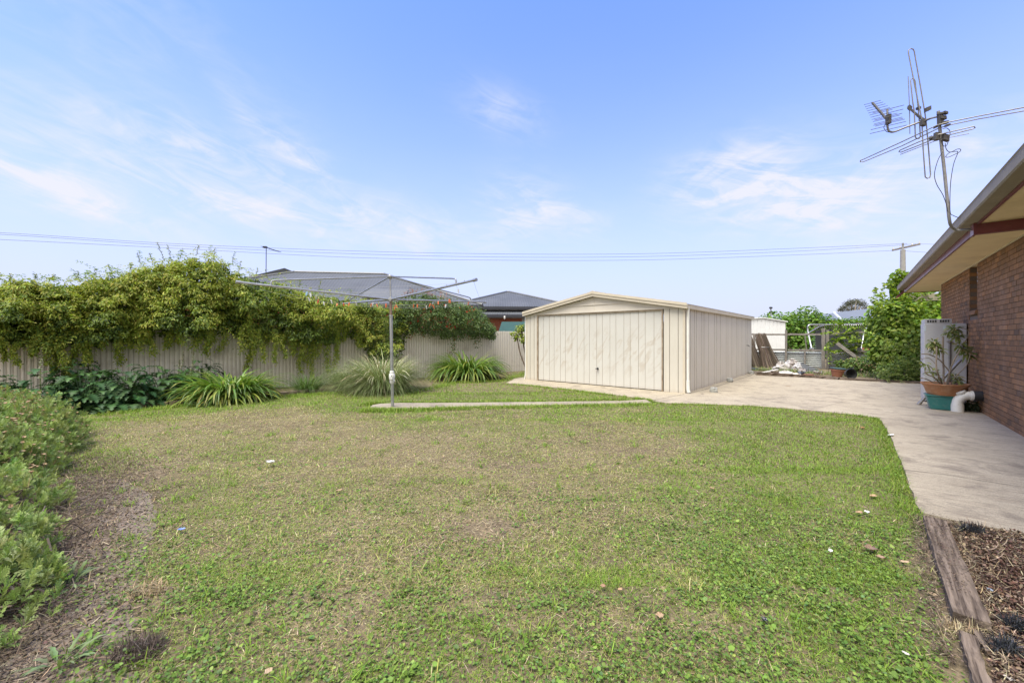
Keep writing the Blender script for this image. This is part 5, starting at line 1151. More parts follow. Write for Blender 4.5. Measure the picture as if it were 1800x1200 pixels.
mass('creeper_hedge', [pb3(1360, 580, 29, (1.2, 1, 1.3)), pb3(1390, 580, 29.5, (1.2, 1, 1.3)), pb3(1418, 572, 30, (1.2, 1, 1.4)), pb3(1440, 580, 30, (1.3, 1, 1.2)), pb3(1475, 585, 30, (1.4, 1, 1.05)), pb3(1510, 583, 30, (1.3, 1, 1.1)), pb3(1400, 610, 29, (1.6, 1, 1.2)), pb3(1445, 612, 29.5, (1.8, 1, 1.0)), pb3(1545, 585, 30, (1.5, 1, 1.1))],
     7500, .19, .16, HG, None, 'bright green creeper hedge behind the trampoline frame', 'hedge', base=P(1420, 644, 29.5) * 1)
# citrus sapling at the left of the garage
mass('citrus_sapling', [pb3(916, 577, 16.2, (.2, .18, .2)), pb3(908, 588, 16.1, (.22, .2, .2)), pb3(920, 595, 16.0, (.15, .15, .2))], 230, .11, .055, [(.21, .26, .035), (.27, .31, .05), (.15, .21, .03)], None, 'yellow green sapling leaning out beside the garage wall', 'sapling', base=G(945, 660), lo=.2)
# far gum tree
gum = thing('gum_tree', P(1502, 600, 80) - Z * P(1502, 600, 80).z, 'distant umbrella crowned gum tree above the blue grey roof', 'tree')
mb = MB(); gb_ = P(1502, 594, 80); forks = []
for (px, py, m) in [(1488, 540, 0), (1496, 533, 0), (1505, 530, 0), (1513, 536, 0), (1518, 541, 0)]:
    q = P(px, py, 80 + R(-1, 1)); s_ = Vector((gb_.x, gb_.y, 0)); mid = P(1500 + (px - 1500) * .35, 556, 80); mb.tube(smooth_path([s_, Vector((gb_.x, gb_.y, 3)), mid, q], 5), [.32] * 5 + [.24] * 5 + [.13] * 5 + [.06], 7); forks.append(q)
mb.build('trunk', pm('gum_bark', (.38, .34, .29), (.26, .22, .19), 2, .9), gum)
lb = LB(); blob_leaves(lb, [pb3(px, py, 80 + R(-1.5, 1.5), (r * 1.1, r, r * .55)) for px, py, r in [(1484, 540, .9), (1480, 544, .6), (1491, 534, 1.0), (1499, 530, 1.1), (1507, 530, 1.1), (1515, 534, .9), (1520, 540, .7), (1512, 546, .8), (1495, 545, .7), (1503, 540, .8), (1476, 544, .5), (1487, 549, .6)]], 2600, .26, .12, [(.075, .085, .055), (.10, .105, .07), (.13, .125, .085)], None, 'rhomb', lo=.2)
lb.build('crown', M_fol, gum)
# weeds along the back edging
ww = LB()
m = 2600; t_ = rng.random(m); a = np.array(G(1325, 650)); b = np.array(G(1540, 662)); q = a[None] * (1 - t_)[:, None] + b[None] * t_[:, None] + rng.normal(0, .55, (m, 3)) * np.array([.5, .8, 0]); q[:, 2] = 0
k = fbm(q[:, 0], q[:, 1], 1.2, 81) > .42 - .22 * (t_ > .45); q = q[k]; m = len(q)
ww.blades(q, rng.uniform(0, 6.28, m), rng.uniform(.5, 1.4, m), rng.uniform(.08, .28, m), .014, cpick(m, [(.14, .2, .04), (.2, .24, .06), (.35, .28, .15), (.10, .16, .035)], jit=.15), K=3, bend=rng.uniform(.5, 1.6, m))
tag(ww.build('back_weeds', M_fol), 'patchy weeds and dry grass growing along the back edging', 'weeds', kind='stuff')
for (px, py, n_) in [(1395, 640, 10), (1452, 642, 22), (1470, 640, 18), (1500, 636, 20), (1515, 640, 24), (1530, 648, 24), (1340, 644, 7)]:
    pass
mass('nettle_patch', [pb3(1510, 640, 17.2, (.6, .3, .32)), pb3(1535, 640, 16.6, (.5, .3, .4)), pb3(1478, 640, 18.6, (.3, .2, .2))], 900, .1, .07, [(.10, .165, .035), (.145, .21, .045), (.3, .22, .11)], [4, 4, 1], 'leafy green weeds below the leaning board in the timber fence', 'weed', False)
# small dark weed behind the drain pipe
mass('dark_weed', [(tuple(HW(1.84, 12.35, .14)), (.12, .14, .18)), (tuple(HW(1.86, 12.2, .09)), (.1, .1, .12))], 260, .05, .035, [(.045, .07, .035), (.07, .095, .045)], None, 'small dark green weed tucked behind the white drain pipe', 'weed', False)
# ================================================================== garden edging, sleepers, mulch
M_ebrick = pm('edging_brick', (.27, .205, .16), (.20, .15, .115), 8, .95, 0, .5, .008, island=.2, dirt=(.12, .10, .075), dscale=6)
proto = None
ln = [G(*p) for p in [(205, 722.5), (255, 716), (322, 710.5)]]; ln2 = [G(*p) for p in [(480, 696), (530, 691.5), (590, 687.5)]]
def along(line, step):
    out = []; acc = 0
    for a, b in zip(line, line[1:]):
        d = (b - a); L = d.length; x = acc
        while x < L: out.append((a + d * (x / L), math.atan2(d.y, d.x))); x += step
        acc = x - L
    return out
spots = [(p, a, 0) for p, a in along(ln, .245)] + [(p, a, 1) for p, a in along(ln2, .245)]
for p, a, w_ in spots:
    if proto is None:
        mb = MB(); mb.obox((0, 0, .04), (.112, 0, 0), (0, .055, 0), (0, 0, .06)); o = proto = mb.build('edging_brick', M_ebrick, None, bevel=.008)
    else:
        o = proto.copy(); COL.objects.link(o)
    o.location = p + Z * R(-.02, .012); o.rotation_euler = (R(-.12, .12), R(-.06, .06), a + R(-.12, .12))
    tag(o, 'weathered edging brick laid along the bed below the acanthus' if w_ == 0 else 'weathered edging brick laid along the bed below the small grass tuft', 'brick', 'bricks edging the acanthus bed' if w_ == 0 else 'bricks edging the grass tuft bed')

M_sleeper = pm('old_sleeper', (.225, .185, .15), (.12, .095, .08), 9, .95, 0, .9, .012, stretch=(1, 1, 1), dirt=(.33, .29, .25), dscale=11, dlo=.5, dhi=.75)
def wood(name, c1, c2, dirv):
    m, nt, b = new_mat(name); b.inputs['Roughness'].default_value = .92; b.inputs['Specular IOR Level'].default_value = .15
    tc = _n(nt, 'ShaderNodeTexCoord').outputs['Object']; ang = math.atan2(dirv.y, dirv.x)
    g = noise(nt, 42, 6, .65, tc, (.05, 1, 1), (0, 0, ang), dist=.3); bl = noise(nt, 5, 5, .6, tc)
    c = ramp(nt, [(.34, tuple(x * .3 for x in c2)), (.42, c2), (.55, c1), (.72, tuple(x * 1.5 for x in c1))], g); c = mixc(nt, c, tuple(x * .5 for x in c2), ramp(nt, [(.55, 0.), (.75, .6)], bl))
    nt.links.new(c, b.inputs['Base Color']); bump(nt, b, g, .9, .012); return m
def sleeper(p, q, w_, h_, label, name='timber_sleeper', jit=.005, taper=1.0, n=11):
    p, q = Vector(p), Vector(q); mb = MB(); mb.rough(p, q, w_, h_, n, jit, Z, taper)
    return tag(mb.build(name, wood('sleeper_wood', (.165, .128, .10), (.08, .06, .047), q - p)), label, 'timber')
a, b = G(1642, 919, .03), G(1708, 1100, .03)
sleeper(a, b, .128, .09, 'long weathered timber sleeper between the lawn and the mulch bed')
sleeper(G(1700, 1122, .02), G(1735, 1235, .02), .055, .06, 'short broken sleeper end at the bottom right corner', jit=.005)
sleeper(G(1716, 1112, .02), G(1737, 1150, .01), .035, .04, 'thin timber splinter lying beside the broken sleeper end', 'timber_splinter', .003, .5, 10)
be = [G(1330, 659), G(1405, 663), G(1475, 668), G(1620, 675)]
sleeper(be[0] + Z * .05, be[1] + Z * .05, .16, .13, 'leftmost timber sleeper edging the driveway behind the garage', jit=.02)
sleeper(be[1] + Z * .04, be[2] + Z * .04, .16, .11, 'middle timber sleeper edging the driveway in front of the junk pile', jit=.025)
sleeper(be[2] + Z * .03, be[3] + Z * .03, .16, .10, 'rightmost timber sleeper edging the driveway below the grape vine', jit=.02)
# mulch bed
MUL = [G(1640, 918), G(1712, 928), G(1800, 943), G(1980, 968), Vector((3.4, 1.2, 0)), Vector((1.9, 1.2, 0)), G(1745, 1200), G(1735, 1105)]
mm_, ntm, bm_ = new_mat('mulch_soil'); bm_.inputs['Roughness'].default_value = .95
f1 = noise(ntm, 30, 8, .7); ntm.links.new(ramp(ntm, [(.3, (.05, .032, .026)), (.55, (.12, .075, .058)), (.75, (.2, .135, .1))], f1), bm_.inputs['Base Color']); bump(ntm, bm_, f1, 1, .03)
slab('mulch_bed', wig(MUL, 4, .01), -.02, .012, mm_, 'dark red brown mulch bed beside the timber sleeper')
def inside(n, poly):
    a = np.array([[p[0], p[1]] for p in poly]); x = rng.uniform(a[:, 0].min(), a[:, 0].max(), n); y = rng.uniform(a[:, 1].min(), a[:, 1].max(), n); k = inpoly(x, y, poly); return x[k], y[k]
x, y = inside(52000, MUL); m = len(x); ch = LB()
az_ = rng.uniform(0, 6.28, m); D = np.stack([np.cos(az_), np.sin(az_), rng.normal(0, .3, m)], 1); N = nrm(np.stack([rng.normal(0, .6, m), rng.normal(0, .6, m), np.ones(m)], 1)); s_ = rng.uniform(.006, .024, m)
wet = fbm(x, y, 2.2, 91)
colr = np.where((wet > .5)[:, None], cpick(m, [(.105, .058, .045), (.135, .078, .06), (.075, .05, .04), (.20, .14, .105)], jit=.2), cpick(m, [(.16, .10, .075), (.10, .07, .055), (.26, .19, .13), (.35, .27, .18)], [3, 4, 2, 1], jit=.2))
ch.leaves(np.stack([x, y, rng.uniform(.012, .04, m)], 1), D, N, s_, s_ * rng.uniform(.5, .9, m), colr, .5, 'round')
x, y = inside(5000, MUL); m = len(x)
ch.blades(np.stack([x, y, rng.uniform(.015, .05, m)], 1), rng.uniform(0, 6.28, m), rng.normal(.05, .25, m), rng.uniform(.02, .11, m), .0035, cpick(m, [(.33, .26, .16), (.24, .18, .11), (.42, .35, .23)], jit=.2), K=3, bend=rng.normal(0, .8, m))
t_ = rng.random(2600); ea, eb = np.array(G(1642, 919)), np.array(G(1722, 1190)); q = ea * (1 - t_)[:, None] + eb * t_[:, None]; sdn = np.array([.745, -.667, 0]); off = np.where(rng.random(2600) < .5, -1, 1) * (.075 + np.abs(rng.normal(0, .035, 2600))); q = q + sdn * off[:, None]; q[:, 2] = rng.uniform(.01, .05, 2600); m = 2600
ch.blades(q, rng.uniform(0, 6.28, m), rng.normal(.05, .3, m), rng.uniform(.01, .07, m), .004, cpick(m, [(.30, .235, .15), (.15, .11, .08), (.10, .075, .058), (.38, .31, .2)], [2, 4, 4, 1], .2), K=2, bend=rng.normal(0, .8, m))
q = ea * (1 - rng.random(900))[:, None] + 0; tt = rng.random(900); q = ea * (1 - tt)[:, None] + eb * tt[:, None] + sdn * rng.normal(0, .05, 900)[:, None]; q[:, 2] = .08 - .05 * (tt > .68); a = rng.uniform(0, 6.28, 900)
ch.leaves(q, np.stack([np.cos(a), np.sin(a), np.zeros(900)], 1), nrm(rng.normal(0, .3, (900, 3)) + np.array([0, 0, 1.])), rng.uniform(.004, .014, 900), .006, cpick(900, [(.12, .09, .07), (.2, .15, .11)], jit=.2), .3, 'round')
tag(ch.build('mulch_chips', M_dry), 'red brown scoria and bark chips covering the mulch bed', 'mulch', kind='stuff')
def clump(name, c, r, h, col, label, cat, n=900, w_=.0035, dirs=None):
    lb = LB(); a = rng.uniform(0, 6.28, n); rr = np.sqrt(rng.random(n)); p = np.stack([c.x + np.cos(a) * rr * r[0], c.y + np.sin(a) * rr * r[1], c.z + h * (1 - rr ** 2) * rng.uniform(.1, 1, n)], 1)
    lb.blades(p, rng.uniform(0, 6.28, n), rng.normal(0, .7, n), rng.uniform(.02, .09, n), w_, cpick(n, col, jit=.2), K=3, bend=rng.normal(0, 1, n)); return tag(lb.build(name, M_dry), label, cat)
BK = [(.022, .024, .028), (.035, .037, .042), (.05, .052, .058)]
clump('netting_scrap', G(1706, 938, .012), (.10, .05), .06, BK, 'black netting scrap beside the concrete at the top of the mulch bed', 'netting')
clump('netting_scrap', G(1792, 1112, .012), (.05, .06), .05, BK, 'black netting scrap at the right edge of the photo beside the mulch', 'netting')
clump('netting_scrap', G(1768, 1148, .012), (.055, .045), .05, BK + [(.06, .065, .075)], 'black netting scrap next to the broken sleeper end', 'netting')
clump('root_clump', G(238, 1150, .0), (.11, .09), .06, [(.10, .08, .065), (.16, .125, .1), (.07, .055, .045)], 'upturned dry root clump near the bottom left weeds', 'roots', 1600, .003)
clump('hay_tuft', G(255, 1040, .0), (.12, .09), .05, [(.36, .28, .17), (.28, .21, .13)], 'flattened tuft of dry hay left of the lawn', 'hay', 500, .003)
clump('hay_tuft', G(1690, 1108, .01), (.11, .05), .03, [(.40, .33, .21), (.3, .23, .14)], 'dry hay lying across the gap between the two sleepers', 'hay', 420, .003)
def scrap(name, px, py, L, W, col, label, cat, lift=.03, curl=.5, rz=None, rough=.7):
    L, W = L * .66, W * .75
    """a curled sheet: leaf, paper or plastic scrap with thickness"""
    c = G(px, py, lift); a = R(0, 6.28) if rz is None else rz; mb = MB(); n = 7; vs = []; fs = []
    for i in range(n):
        t = i / (n - 1) - .5
        for j in range(5):
            u = j / 4 - .5; w2 = W * (1 - (2 * t) ** 2 * .75) * (1 + .25 * math.sin(i * 2.1 + j)); x = t * L; y = u * w2; z = curl * (u * u * W * 1.6 + t * t * L * .5) + R(-.002, .002)
            vs.append(c + Vector((x * math.cos(a) - y * math.sin(a), x * math.sin(a) + y * math.cos(a), z)))
    for i in range(n - 1):
        for j in range(4): fs.append((i * 5 + j, i * 5 + j + 1, i * 5 + j + 6, i * 5 + j + 5))
    mb.add(vs, fs); o = mb.build(name, pm(name + '_mat', col, tuple(x * .72 for x in col), 40, rough)); s = o.modifiers.new('thick', 'SOLIDIFY'); s.thickness = .0015
    return tag(o, label, cat)
TAN = (.40, .27, .16); TAN2 = (.33, .20, .12); WH = (.72, .72, .70)
scrap('dry_leaf', 1160, 1082, .06, .05, TAN, 'large pale tan dry leaf low in the middle of the right lawn', 'leaf')
scrap('dry_leaf', 472, 1180, .055, .04, (.44, .33, .21), 'curled tan dry leaf at the bottom edge of the lawn', 'leaf')
scrap('dry_leaf', 1060, 1030, .05, .04, TAN2, 'reddish brown dry leaf in the clover, left of the large pale leaf', 'leaf')
scrap('dry_leaf', 1090, 1036, .045, .03, TAN, 'small dry leaf just right of the reddish brown one', 'leaf')
scrap('dry_leaf', 1535, 872, .11, .06, (.42, .29, .16), 'orange tan dry leaf near the driveway corner', 'leaf')
scrap('dry_leaf', 1510, 901, .10, .05, (.36, .24, .14), 'brown dry leaf lying beside the white paper scrap', 'leaf')
scrap('dry_leaf', 1530, 965, .13, .09, (.20, .13, .09), 'cluster of crumpled dark brown leaf above the sleeper end', 'leaf')
scrap('dry_leaf', 1548, 980, .07, .06, (.30, .2, .13), 'brown dry leaf just below the crumpled dark one', 'leaf')
scrap('dry_leaf', 1590, 988, .08, .04, (.42, .31, .2), 'pale dry leaf next to the sleeper', 'leaf')
scrap('dry_leaf', 1640, 1045, .06, .04, (.42, .31, .19), 'tan dry leaf in the bare soil left of the sleeper', 'leaf')
scrap('dry_leaf', 1252, 858, .07, .04, TAN, 'lone tan dry leaf in the middle of the lawn', 'leaf')
scrap('dry_leaf', 596, 862, .09, .05, (.43, .31, .18), 'tan dry leaf on the left part of the lawn', 'leaf')
scrap('dry_leaf', 1516, 752, .14, .07, (.45, .24, .1), 'orange leaf at the far lawn corner near the driveway', 'leaf')
scrap('paper_scrap', 475, 814, .13, .09, WH, 'white crumpled paper on the left of the lawn', 'paper', .05, .9)
scrap('paper_scrap', 1460, 968, .06, .035, WH, 'white paper scrap in the clover on the right of the lawn', 'paper', .04)
scrap('paper_scrap', 1524, 900, .07, .05, WH, 'white paper scrap beside a brown leaf near the driveway', 'paper', .04)
scrap('paper_scrap', 1566, 764, .24, .06, WH, 'thin white strip of paper at the driveway edge', 'paper', .04, .2, .4)
scrap('paper_scrap', 1592, 1148, .04, .02, (.6, .55, .52), 'small grey paper scrap at the lower right of the lawn', 'paper', .03)
scrap('paper_scrap', 1775, 1193, .035, .05, (.6, .55, .5), 'pale scrap in the mulch at the bottom right corner', 'paper', .03)
scrap('plastic_scrap', 319, 930, .075, .05, (.16, .24, .55), 'bright blue plastic scrap lying on the lawn by the bare soil', 'plastic', .035, .3, .3, .35)
scrap('plastic_scrap', 1345, 1090, .05, .05, (.015, .015, .02), 'small black plastic scrap in the clover', 'plastic', .02, .6, None, .3)
scrap('plastic_scrap', 1740, 1036, .05, .03, (.28, .32, .38), 'blue grey plastic scrap on the mulch bed', 'plastic', .035, .3)
scrap('dry_leaf', 1385, 678, .3, .05, (.36, .22, .11), 'orange brown twig like leaf on the far concrete', 'leaf', .03, .1, .1)
# seeding grass stalks mid lawn
lb = LB(); c = G(715, 1030); n = 26; a = rng.uniform(0, 6.28, n); lb.blades(np.stack([c.x + rng.normal(0, .05, n), c.y + rng.normal(0, .04, n), np.zeros(n)], 1), a, rng.uniform(.7, 1.4, n), rng.uniform(.06, .14, n), .006, cpick(n, [(.28, .28, .10), (.34, .31, .13), (.18, .24, .06)], jit=.1), K=5, bend=rng.uniform(.2, .9, n), prof=[.4, .4, .5, 1.2, 1, .1])
tag(lb.build('seeding_grass', M_fol), 'small tuft of pale seeding barley grass in the lawn centre', 'grass tuft')

# ================================================================== things against the house
M_cab = pm('pale_grey_metal', (.47, .47, .475), (.42, .42, .43), 1.8, .5, .1, .05, .003, dirt=(.36, .34, .32), dscale=3, dlo=.55, dhi=.8)
c0 = G(1624.5, 706, .022); s0 = c0.dot(HD); a0 = c0.dot(HR)
cabn = thing('metal_cabinet', c0, 'tall pale grey metal cabinet with vent slots on top against the brick wall', 'cabinet')
def cbox(mb, a, b, s, e, z0, z1): mb.prism([HW(a, s, z0), HW(b, s, z0), HW(b, e, z0), HW(a, e, z0)], (0, 0, z1 - z0))
A1 = WA - .02; mb = MB(); cbox(mb, a0, A1, s0, s0 + .62, .05, 1.83); mb.build('body', M_cab, cabn, bevel=.012)
mb = MB(); cbox(mb, a0 + .01, A1 - .22, s0 + .01, s0 + .6, 1.833, 1.935); vt = mb.build('vent_hood', M_cab, cabn, bevel=.006)
mb = MB()
for k in range(9):
    aa = a0 + .05 + k * .04
    if k == 4: continue
    mb = MB(); cbox(mb, aa, aa + .028, s0 + .004, s0 + .012, 1.86, 1.91); mb.build('vent_slot', M_dark, vt)
mb = MB(); cbox(mb, a0 + .02, A1 - .02, s0 + .02, s0 + .58, .0, .048); mb.build('plinth', pm('plinth_dark', (.12, .11, .1), None, 5, .9), cabn)
mb = MB(); q = HW(a0 + .40, s0 - .025, 1.42); mb.lathe([(.0, .035), (.03, .03), (.04, 0), (.03, -.03), (0, -.035)], q, 12); mb.tube([q - Z * .02, HW(a0 + .40, s0 - .025, .5), HW(a0 + .39, s0 - .02, .06)], .018, 8); mb.build('pipe', pm('pipe_grey', (.22, .21, .2), (.16, .15, .15), 12, .5, .5), cabn, True)
mb = MB(); cbox(mb, a0 + .30, a0 + .34, s0 - .004, s0 + .002, 1.7, 1.78); cbox(mb, a0 - .004, a0 + .03, s0 - .003, s0 + .03, 1.66, 1.79); mb.build('sticker', pm('pale_sticker', (.55, .62, .66), None, 9, .5), cabn)
mb = MB(); p, q = G(1616, 709, .05), P(1689, 632, 8.55); mb.tube([p, q], .027, 12); mb.tube([p - (q - p).normalized() * .03, p + (q - p).normalized() * .04], .034, 12)
tag(mb.build('leaning_pipe', pm('pipe_dull', (.27, .26, .25), (.2, .19, .19), 12, .5, .5, dirt=(.4, .33, .26), dscale=9), None, True), 'grey metal pipe leaning diagonally across the front of the metal cabinet', 'pipe')
# planter: green tub under a terracotta coloured bowl
tb = G(1659, 719, .022); M_teal = pm('teal_plastic', (.035, .20, .185), (.03, .16, .15), 6, .45, dirt=(.10, .22, .2), dscale=8); M_terra = pm('terracotta', (.36, .165, .075), (.29, .13, .06), 5, .6, 0, .1, .003, dirt=(.42, .25, .15), dscale=7)
tub = thing('green_tub', tb, 'teal green plastic tub standing on the concrete beneath the terracotta bowl', 'tub')
mb = MB(); ex_, ey_ = HR, HD
def frus(mb, c, w0, d0, w1, d1, z0, z1, n=1):
    vs = []
    for w_, d_, z_ in ((w0, d0, z0), (w1, d1, z1)):
        for sx, sy in ((-1, -1), (1, -1), (1, 1), (-1, 1)): vs.append(c + ex_ * (sx * w_) + ey_ * (sy * d_) + Z * z_)
    mb.add(vs, [(0, 3, 2, 1), (4, 5, 6, 7)] + [(i, (i + 1) % 4, 4 + (i + 1) % 4, 4 + i) for i in range(4)])
frus(mb, tb, .205, .15, .265, .19, 0, .27); mb.build('body', M_teal, tub, bevel=.015)
mb = MB(); frus(mb, tb, .275, .20, .28, .205, .272, .3); mb.build('rim', M_teal, tub, bevel=.006)
pc = tb + Z * .302 + Vector((.02, .0, 0))
pot = thing('terracotta_bowl', pc, 'wide terracotta coloured bowl planter on top of the teal tub', 'planter')
mb = MB(); mb.lathe([(0, .0), (.25, .0), (.28, .06), (.315, .17), (.35, .21), (.362, .22), (.362, .24), (.335, .24), (.305, .18), (.0, .165)], pc, 36); mb.build('bowl', M_terra, pot, True)
mb = MB(); mb.lathe([(0, .21), (.2, .205), (.316, .19)], pc, 24, Z, .03); mb.build('soil', pm('pot_soil', (.06, .045, .035), (.035, .026, .02), 30, .95, 0, .8, .02), pot)
pl = thing('potted_shrub', pc + Z * .2, 'leggy potted shrub with bare stems and leaf rosettes in the terracotta bowl', 'potted plant')
ps = MB(); plf = LB(); Yp = tb.y
def pp(x, y, dy=0): return P(1490 + x / 4.6167, 470 + y / 4.6167, Yp + dy)     # from the enlarged view
STEMS = [([(770, 950), (730, 860), (718, 790), (722, 700), (722, 640)], .013, (708, 610)), ([(775, 950), (778, 840), (772, 700), (774, 560)], .017, None), ([(815, 950), (830, 860), (790, 800), (740, 745), (660, 705), (600, 702)], .011, None), ([(800, 950), (850, 780), (900, 690), (915, 660)], .012, (950, 670)), ([(760, 950), (700, 890), (650, 870), (625, 840)], .012, None), ([(745, 948), (690, 930), (640, 905), (590, 895)], .010, None), ([(840, 945), (880, 880), (960, 800), (990, 720), (985, 690)], .009, None), ([(890, 640), (860, 610), (800, 600)], .007, None), ([(930, 640), (975, 560), (975, 510), (930, 490)], .007, (850, 530)), ([(735, 870), (690, 845), (660, 855)], .008, (690, 860)), ([(720, 790), (660, 735), (590, 745)], .006, (640, 790)), ([(820, 930), (850, 895), (900, 880)], .008, (880, 890))]
for i, (s_, r_, ros) in enumerate(STEMS):
    dy = R(-.12, .12) - .02; ps.tube(smooth_path([pp(x, y, dy * min(1, k)) for k, (x, y) in enumerate(s_)], 4), r_, 7)
for (x, y, n, L, sp_) in [(700, 620, 46, .13, .05), (690, 600, 14, .12, .05), (735, 670, 26, .12, .05), (860, 500, 52, .12, .075), (885, 560, 34, .12, .05), (830, 530, 22, .11, .05), (950, 660, 50, .13, .06), (965, 700, 30, .13, .05), (915, 630, 18, .11, .05), (690, 850, 26, .10, .06), (640, 790, 18, .09, .06), (610, 770, 10, .09, .05), (870, 890, 34, .11, .06), (900, 920, 20, .10, .05), (740, 880, 14, .09, .05)]:
    c = np.array(pp(x, y)); d = rdir(n); p = c + d * sp_ * rng.uniform(.1, 1, (n, 1)); D = nrm(d + np.array([0, 0, -.25]))
    plf.leaves(p, D, nrm(np.array([0, 0, 1.]) + rng.normal(0, .4, (n, 3)) + np.array([-.1, -.5, 0])), L * rng.uniform(.7, 1.2, n), L * .33, cpick(n, [(.21, .255, .085), (.15, .20, .06), (.28, .30, .12), (.18, .225, .085), (.33, .31, .15)], jit=.15), .25, 'leaf', .25)
ps.build('stem', M_stemg, pl, True); plf.build('foliage', M_fol, pl)
# white drain elbow
dr = thing('drain_pipe', HW(1.66, 10.42, 0), 'white plastic drain elbow running from the concrete into the brick wall', 'drain pipe')
e0 = G(1683, 723, .022); rad = .082; zc = .335; hv = (HW(WA, e0.dot(HD) + .05, 0) - e0); hv.z = 0; hl = hv.length; hv.normalize(); Rb = .17
path = [e0 + Z * .0, e0 + Z * (zc - Rb)] + arc(e0 + Z * (zc - Rb) + hv * Rb, Rb, math.pi, math.pi / 2, hv, Z, 10)[1:] + [e0 + hv * (hl - .13) + Z * zc]
mb = MB(); mb.tube(path, rad, 22); mb.tube([e0, e0 + Z * .14], rad + .012, 22); mb.tube([path[-2].lerp(path[-1], .2), path[-1]], rad + .012, 22); mb.tube([e0 + Z * (zc - Rb - .03), e0 + Z * (zc - Rb)], rad + .006, 22); mb.build('elbow', M_pvc, dr, True)
mb = MB(); mb.tube([path[-1], e0 + hv * (hl + .01) + Z * zc], rad + .016, 22); mb.build('rubber_collar', M_dark, dr, True)
mb = MB(); q = path[-6] + Z * .07 - hv * .02; nrm_ = (Z * .85 - hv * .45).normalized(); mb.lathe([(.06, -.03), (.075, .0), (.085, .01), (.085, .035), (.07, .045), (0, .048)], q, 18, nrm_); mb.build('inspection_cap', M_pvc, dr, True)

# ================================================================== broken timber fence and junk at the back
bf = thing('timber_fence', G(1452, 648), 'broken grey timber fence with corrugated iron along its foot', 'fence')
B0_ = Vector((15.3, 19.4, 0))
def BF(u, off=0, z=0): return B0_ + HR * u + HD * off + Z * z       # u to the right along the fence
def bf_u(px):
    k = (px - CX) / F; return (k * B0_.y - B0_.x) / (HR.x - k * HR.y)
def zof(px, py): u = bf_u(px); return H - (py - HY) / F * BF(u).y
M_iron = pm('galv_corrugated', (.40, .42, .41), (.30, .315, .31), 2, .5, .35, .1, .004, dirt=(.24, .17, .12), dscale=2.5, dlo=.55, dhi=.8)
def hcorr(u0, u1, z0, z1, off=0):
    mb = MB(); n = int((z1 - z0) / .095 * 6); vs = []
    for i in range(n + 1):
        z_ = z0 + (z1 - z0) * i / n; y = off + .02 * math.sin(2 * math.pi * (z_ - z0) / .095); vs += [BF(u0, y, z_), BF(u1, y, z_)]
    mb.add(vs, [(2 * i, 2 * i + 1, 2 * i + 3, 2 * i + 2) for i in range(n)]); return mb
for (x0, x1, zt) in [(1318, 1386, .80), (1384, 1448, .80), (1456, 1484, .80), (1483, 1560, .86)]:
    hcorr(bf_u(x0), bf_u(x1), .02, zt, .04 if x0 in (1384, 1483) else .055).build('iron_sheet', M_iron, bf)
def post(px, w_, zt, label=None):
    u = bf_u(px); mb = MB(); mb.rough(BF(u, -.06, 0), BF(u, -.06, zt), w_, .12, 12, .008, HD); return mb.build('post', M_wood_grey, bf)
post(1447.5, .14, zof(1450, 577)); post(1455, .10, zof(1456, 580)); post(1382, .09, zof(1382, 580)); post(1326, .1, 1.7); post(1420 - 5, .06, .95)
for (x0, y0, x1, y1) in [(1318, 587.5, 1380, 588), (1384, 587.5, 1444, 587.5), (1459, 587, 1524, 583.5), (1318, 614, 1380, 614.5), (1385, 615, 1445, 616), (1459, 616, 1545, 618)]:
    mb = MB(); mb.rough(BF(bf_u(x0), -.05, zof(x0, y0)), BF(bf_u(x1), -.05, zof(x1, y1)), .045, .085, 12, .007); mb.build('rail', M_wood_grey, bf)
mb = MB(); mb.rough(P(1471, 603, 18.2), P(1512, 633, 17.6), .04, .13, 12, .006); tag(mb.build('leaning_board', M_wood_grey), 'grey weathered board leaning at an angle against the timber fence', 'board')
mb = MB(); mb.rough(P(1508, 627, 17.5), Vector((P(1516, 640, 17.3).x, 17.3, .0)), .1, .08, 6, .006); tag(mb.build('timber_stub', M_wood_grey), 'short timber stub below the leaning board', 'timber')
mb = MB(); mb.rough(P(1415, 590, 21.5), P(1420, 614, 21.5) - Z * .6, .05, .05, 6, .004, HD); tag(mb.build('timber_prop', M_wood_grey), 'thin slanting timber prop behind the fence rails', 'timber')
# brushwood bundles
def brush(px0, px1, ytop, ybot, wt, label, Y, spread):
    c = (px0 + px1) / 2; lb = LB(); n = 520; top_ = P(c, ytop, Y); bot = G(c, ybot)
    b = MB(); a = rng.uniform(-1, 1, n); d_ = rng.uniform(-1, 1, n); L = rng.uniform(.75, 1.06, n)
    w0 = (px1 - px0) / F * Y * .5
    B = np.stack([bot.x + a * w0, bot.y + d_ * .16 + .0 * a, np.zeros(n)], 1); T = np.stack([top_.x + a * w0 * wt + rng.normal(0, .02, n), bot.y + .25 + d_ * .06, top_.z * L], 1)
    Mid = B * .45 + T * .55; Mid[:, 0] = Mid[:, 0] * .6 + (bot.x * .45 + top_.x * .55 + a * w0 * wt * .7) * .4
    w_ = np.array([[[1, .3, 0]]]) * (rng.uniform(.005, .013, n))[:, None, None]
    path = np.stack([B, Mid, T], 1); lb.add(np.concatenate([path - w_, path + w_], 1), [(0, 3, 4), (0, 4, 1), (1, 4, 5), (1, 5, 2)], cpick(n, [(.16, .125, .10), (.21, .165, .13), (.11, .085, .07), (.26, .21, .17)], jit=.18))
    t = thing('brushwood_bundle', bot, label, 'brushwood'); lb.build('twigs', M_dry, t)
    mb = MB(); zt = top_.z * .62; mb.tube(arc((top_.x * .62 + bot.x * .38, bot.y + .15, zt), w0 * wt * .92, 0, 6.283, (1, 0, 0), (0, .6, 0), 16), .008, 5); mb.build('wire_tie', M_galv, t)
